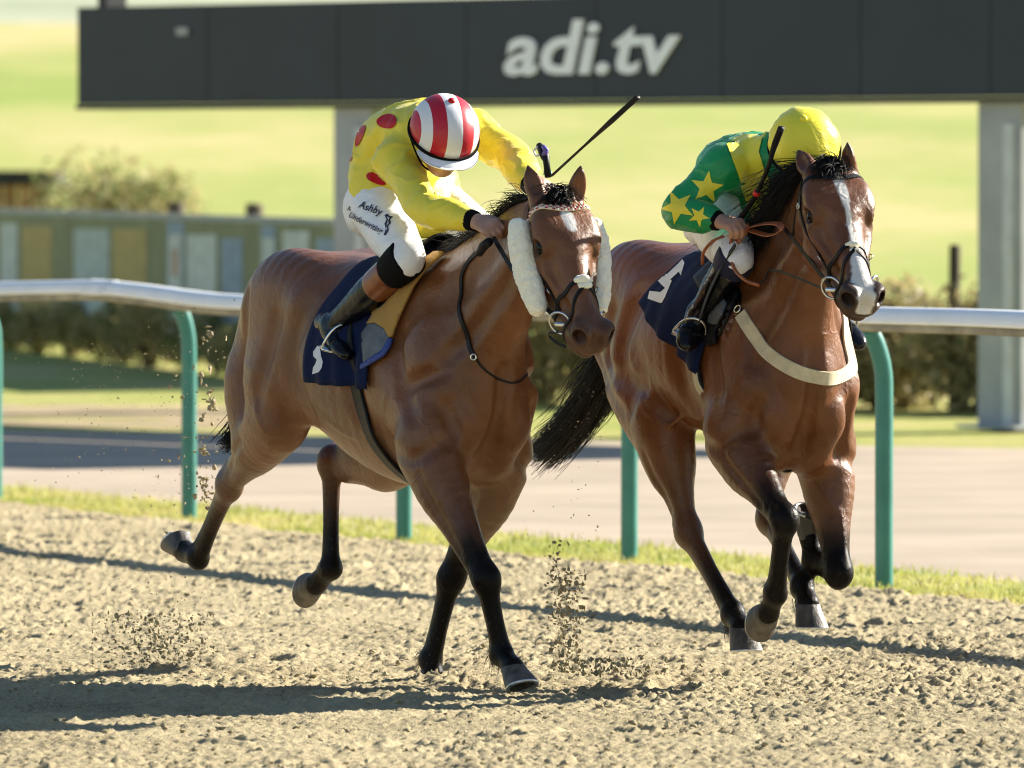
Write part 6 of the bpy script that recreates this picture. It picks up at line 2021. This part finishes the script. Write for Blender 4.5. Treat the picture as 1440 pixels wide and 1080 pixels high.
    sB = dict(rear=(908, 432), front=(988, 524), number=[nB], sx=(-.34, -.05),
              cloth_label='navy saddle cloth with large white number on the horse with the white blaze', saddle_label='small black racing saddle with grey pad under the green jockey',
              girth_label='cream webbing girth with black elastic on the horse with the white blaze',
              pads=[('flap', T([(690, 590), (640, 610), (560, 690), (520, 800), (505, 900), (540, 925), (600, 905), (650, 800), (710, 670), (760, 560)], 4.909, 890, 300), M_LEATHER, .016),
                    ('pad', T([(670, 605), (640, 620), (570, 700), (550, 760), (625, 775), (660, 720), (690, 640)], 4.909, 890, 300), M_GREYP, .027)],
              girth=[(984, 528), (990, 556), (998, 585), (1008, 612), (1017, 630)], gw=.062, gm=M_LEATHER, gm2=M_CREAM)
    saddle_set(HB, 'B', sB)
    # breast girth of the second horse
    br = empty('breastplate', 'cream webbing breastplate across the chest of the horse with the white blaze', 'breastplate', matrix=FB.matrix())
    right = [hit(HB, *q) for q in ((1042, 442), (1054, 462), (1070, 485), (1088, 503), (1108, 516), (1130, 526), (1152, 531), (1172, 532), (1188, 526), (1198, 512))]
    right = [q for q in right if q is not None]
    full = right + [q * V3(1, -1, 1) for q in right[1::-1]]
    strap('webbing', HB, full, .048, M_CREAM, br, .006, .003, smooth_n=4)
    for q, e in ((right[0], V3(-.10, .0, .09)), (right[0] * V3(1, -1, 1), V3(-.10, 0, .09))):
        strap('saddle_strap', HB, [q + e * 1.6, q + e, q + e * .4, q], .020, M_LEATHER, br, .004, .003)
        mb = MB(); c, n = surf(HB, [q + e * .15]); torus(mb, c[0] + n[0] * .010, n[0], .014, .003, 14, 6); mb.build('buckle', M_STEEL, br)
    # stirrups
    for jk, fr, nm in ((ja, FA, 'yellow and red'), (jb, FB, 'green and yellow')):
        for s in (-1, 1):
            stirrup(jk, s, 'steel racing stirrup under the %s boot of the %s jockey' % ('right' if s < 0 else 'left', nm), fr)
    # whips
    w = empty('whip', 'long black whip with padded end raised beyond the ears of the horse with sheepskin', 'whip', matrix=FA.matrix())
    p0, p1 = A_(776, 247, .10), A_(896, 137, .12)
    MB().tube([p0, p0 * .6 + p1 * .4, p0 * .45 + p1 * .55, p0 * .3 + p1 * .7, p1], [.006, .006, .009, .0125, .012], 10, squash=.6).build('shaft', M_LEATHER, w)
    g0, g1 = A_(771, 249, .10), A_(768, 226, .10)
    MB().tube([g0, g1, A_(767, 222, .10), A_(764, 214, .10), A_(758, 204, .10)], [.012, .011, .015, .017, .011], 12).build('grip', M_LEATHER, w)
    MB().tube([A_(770, 246, .105), A_(770.5, 241, .105)], [.0145, .0145], 12).build('collar', mat('teal_tape', (.01, .22, .20), .5), w)
    MB().tube(spline([A_(757, 206, .09), A_(751, 212, .085), A_(754, 219, .085), A_(762, 216, .09)], 5), .0035, 6).build('wrist_loop', M_NUM, w)
    MB().tube([A_(765, 220, .096), A_(768, 211, .096), A_(764, 206, .096)], [.010, .011, .008], 8).build('pommel', mat('violet_tape', (.16, .12, .42), .5), w)
    w = empty('whip', 'black whip with red band held upright in the fist of the green jockey', 'whip', matrix=FB.matrix())
    pts = [B_(1031, 322, -.185), B_(1046, 300, -.175), B_(1062, 276, -.165), B_(1080, 236, -.15), B_(1088, 208, -.14), B_(1099, 179, -.13)]
    MB().tube(spline(pts, 4), np.interp(np.linspace(0, 1, 21), [0, .3, .5, .7, .85, 1], [.013, .011, .008, .009, .013, .013]), 10, squash=.7).build('shaft', M_LEATHER, w)
    d = unit(pts[3] - pts[2]); c = B_(1067, 272, -.165)
    MB().tube([pts[2] + d * .006, pts[2] + d * .022], [.0125, .0120], 12).build('band', mat('red_tape', (.6, .015, .012), .5), w)
# ------------------------------------------------------------------ assemble
build_setting()
build_horse('A', FA, poseA, styleA, 'bay racehorse with cream sheepskin cheek rolls, small white star and forefeet on the sand')
finish_horse('A')
build_horse('B', FB, poseB, styleB, 'dark bay racehorse with a long white blaze, all four hooves off the ground')
finish_horse('B')
JOCK = dict(zip('AB', make_jockeys()))
make_tack()
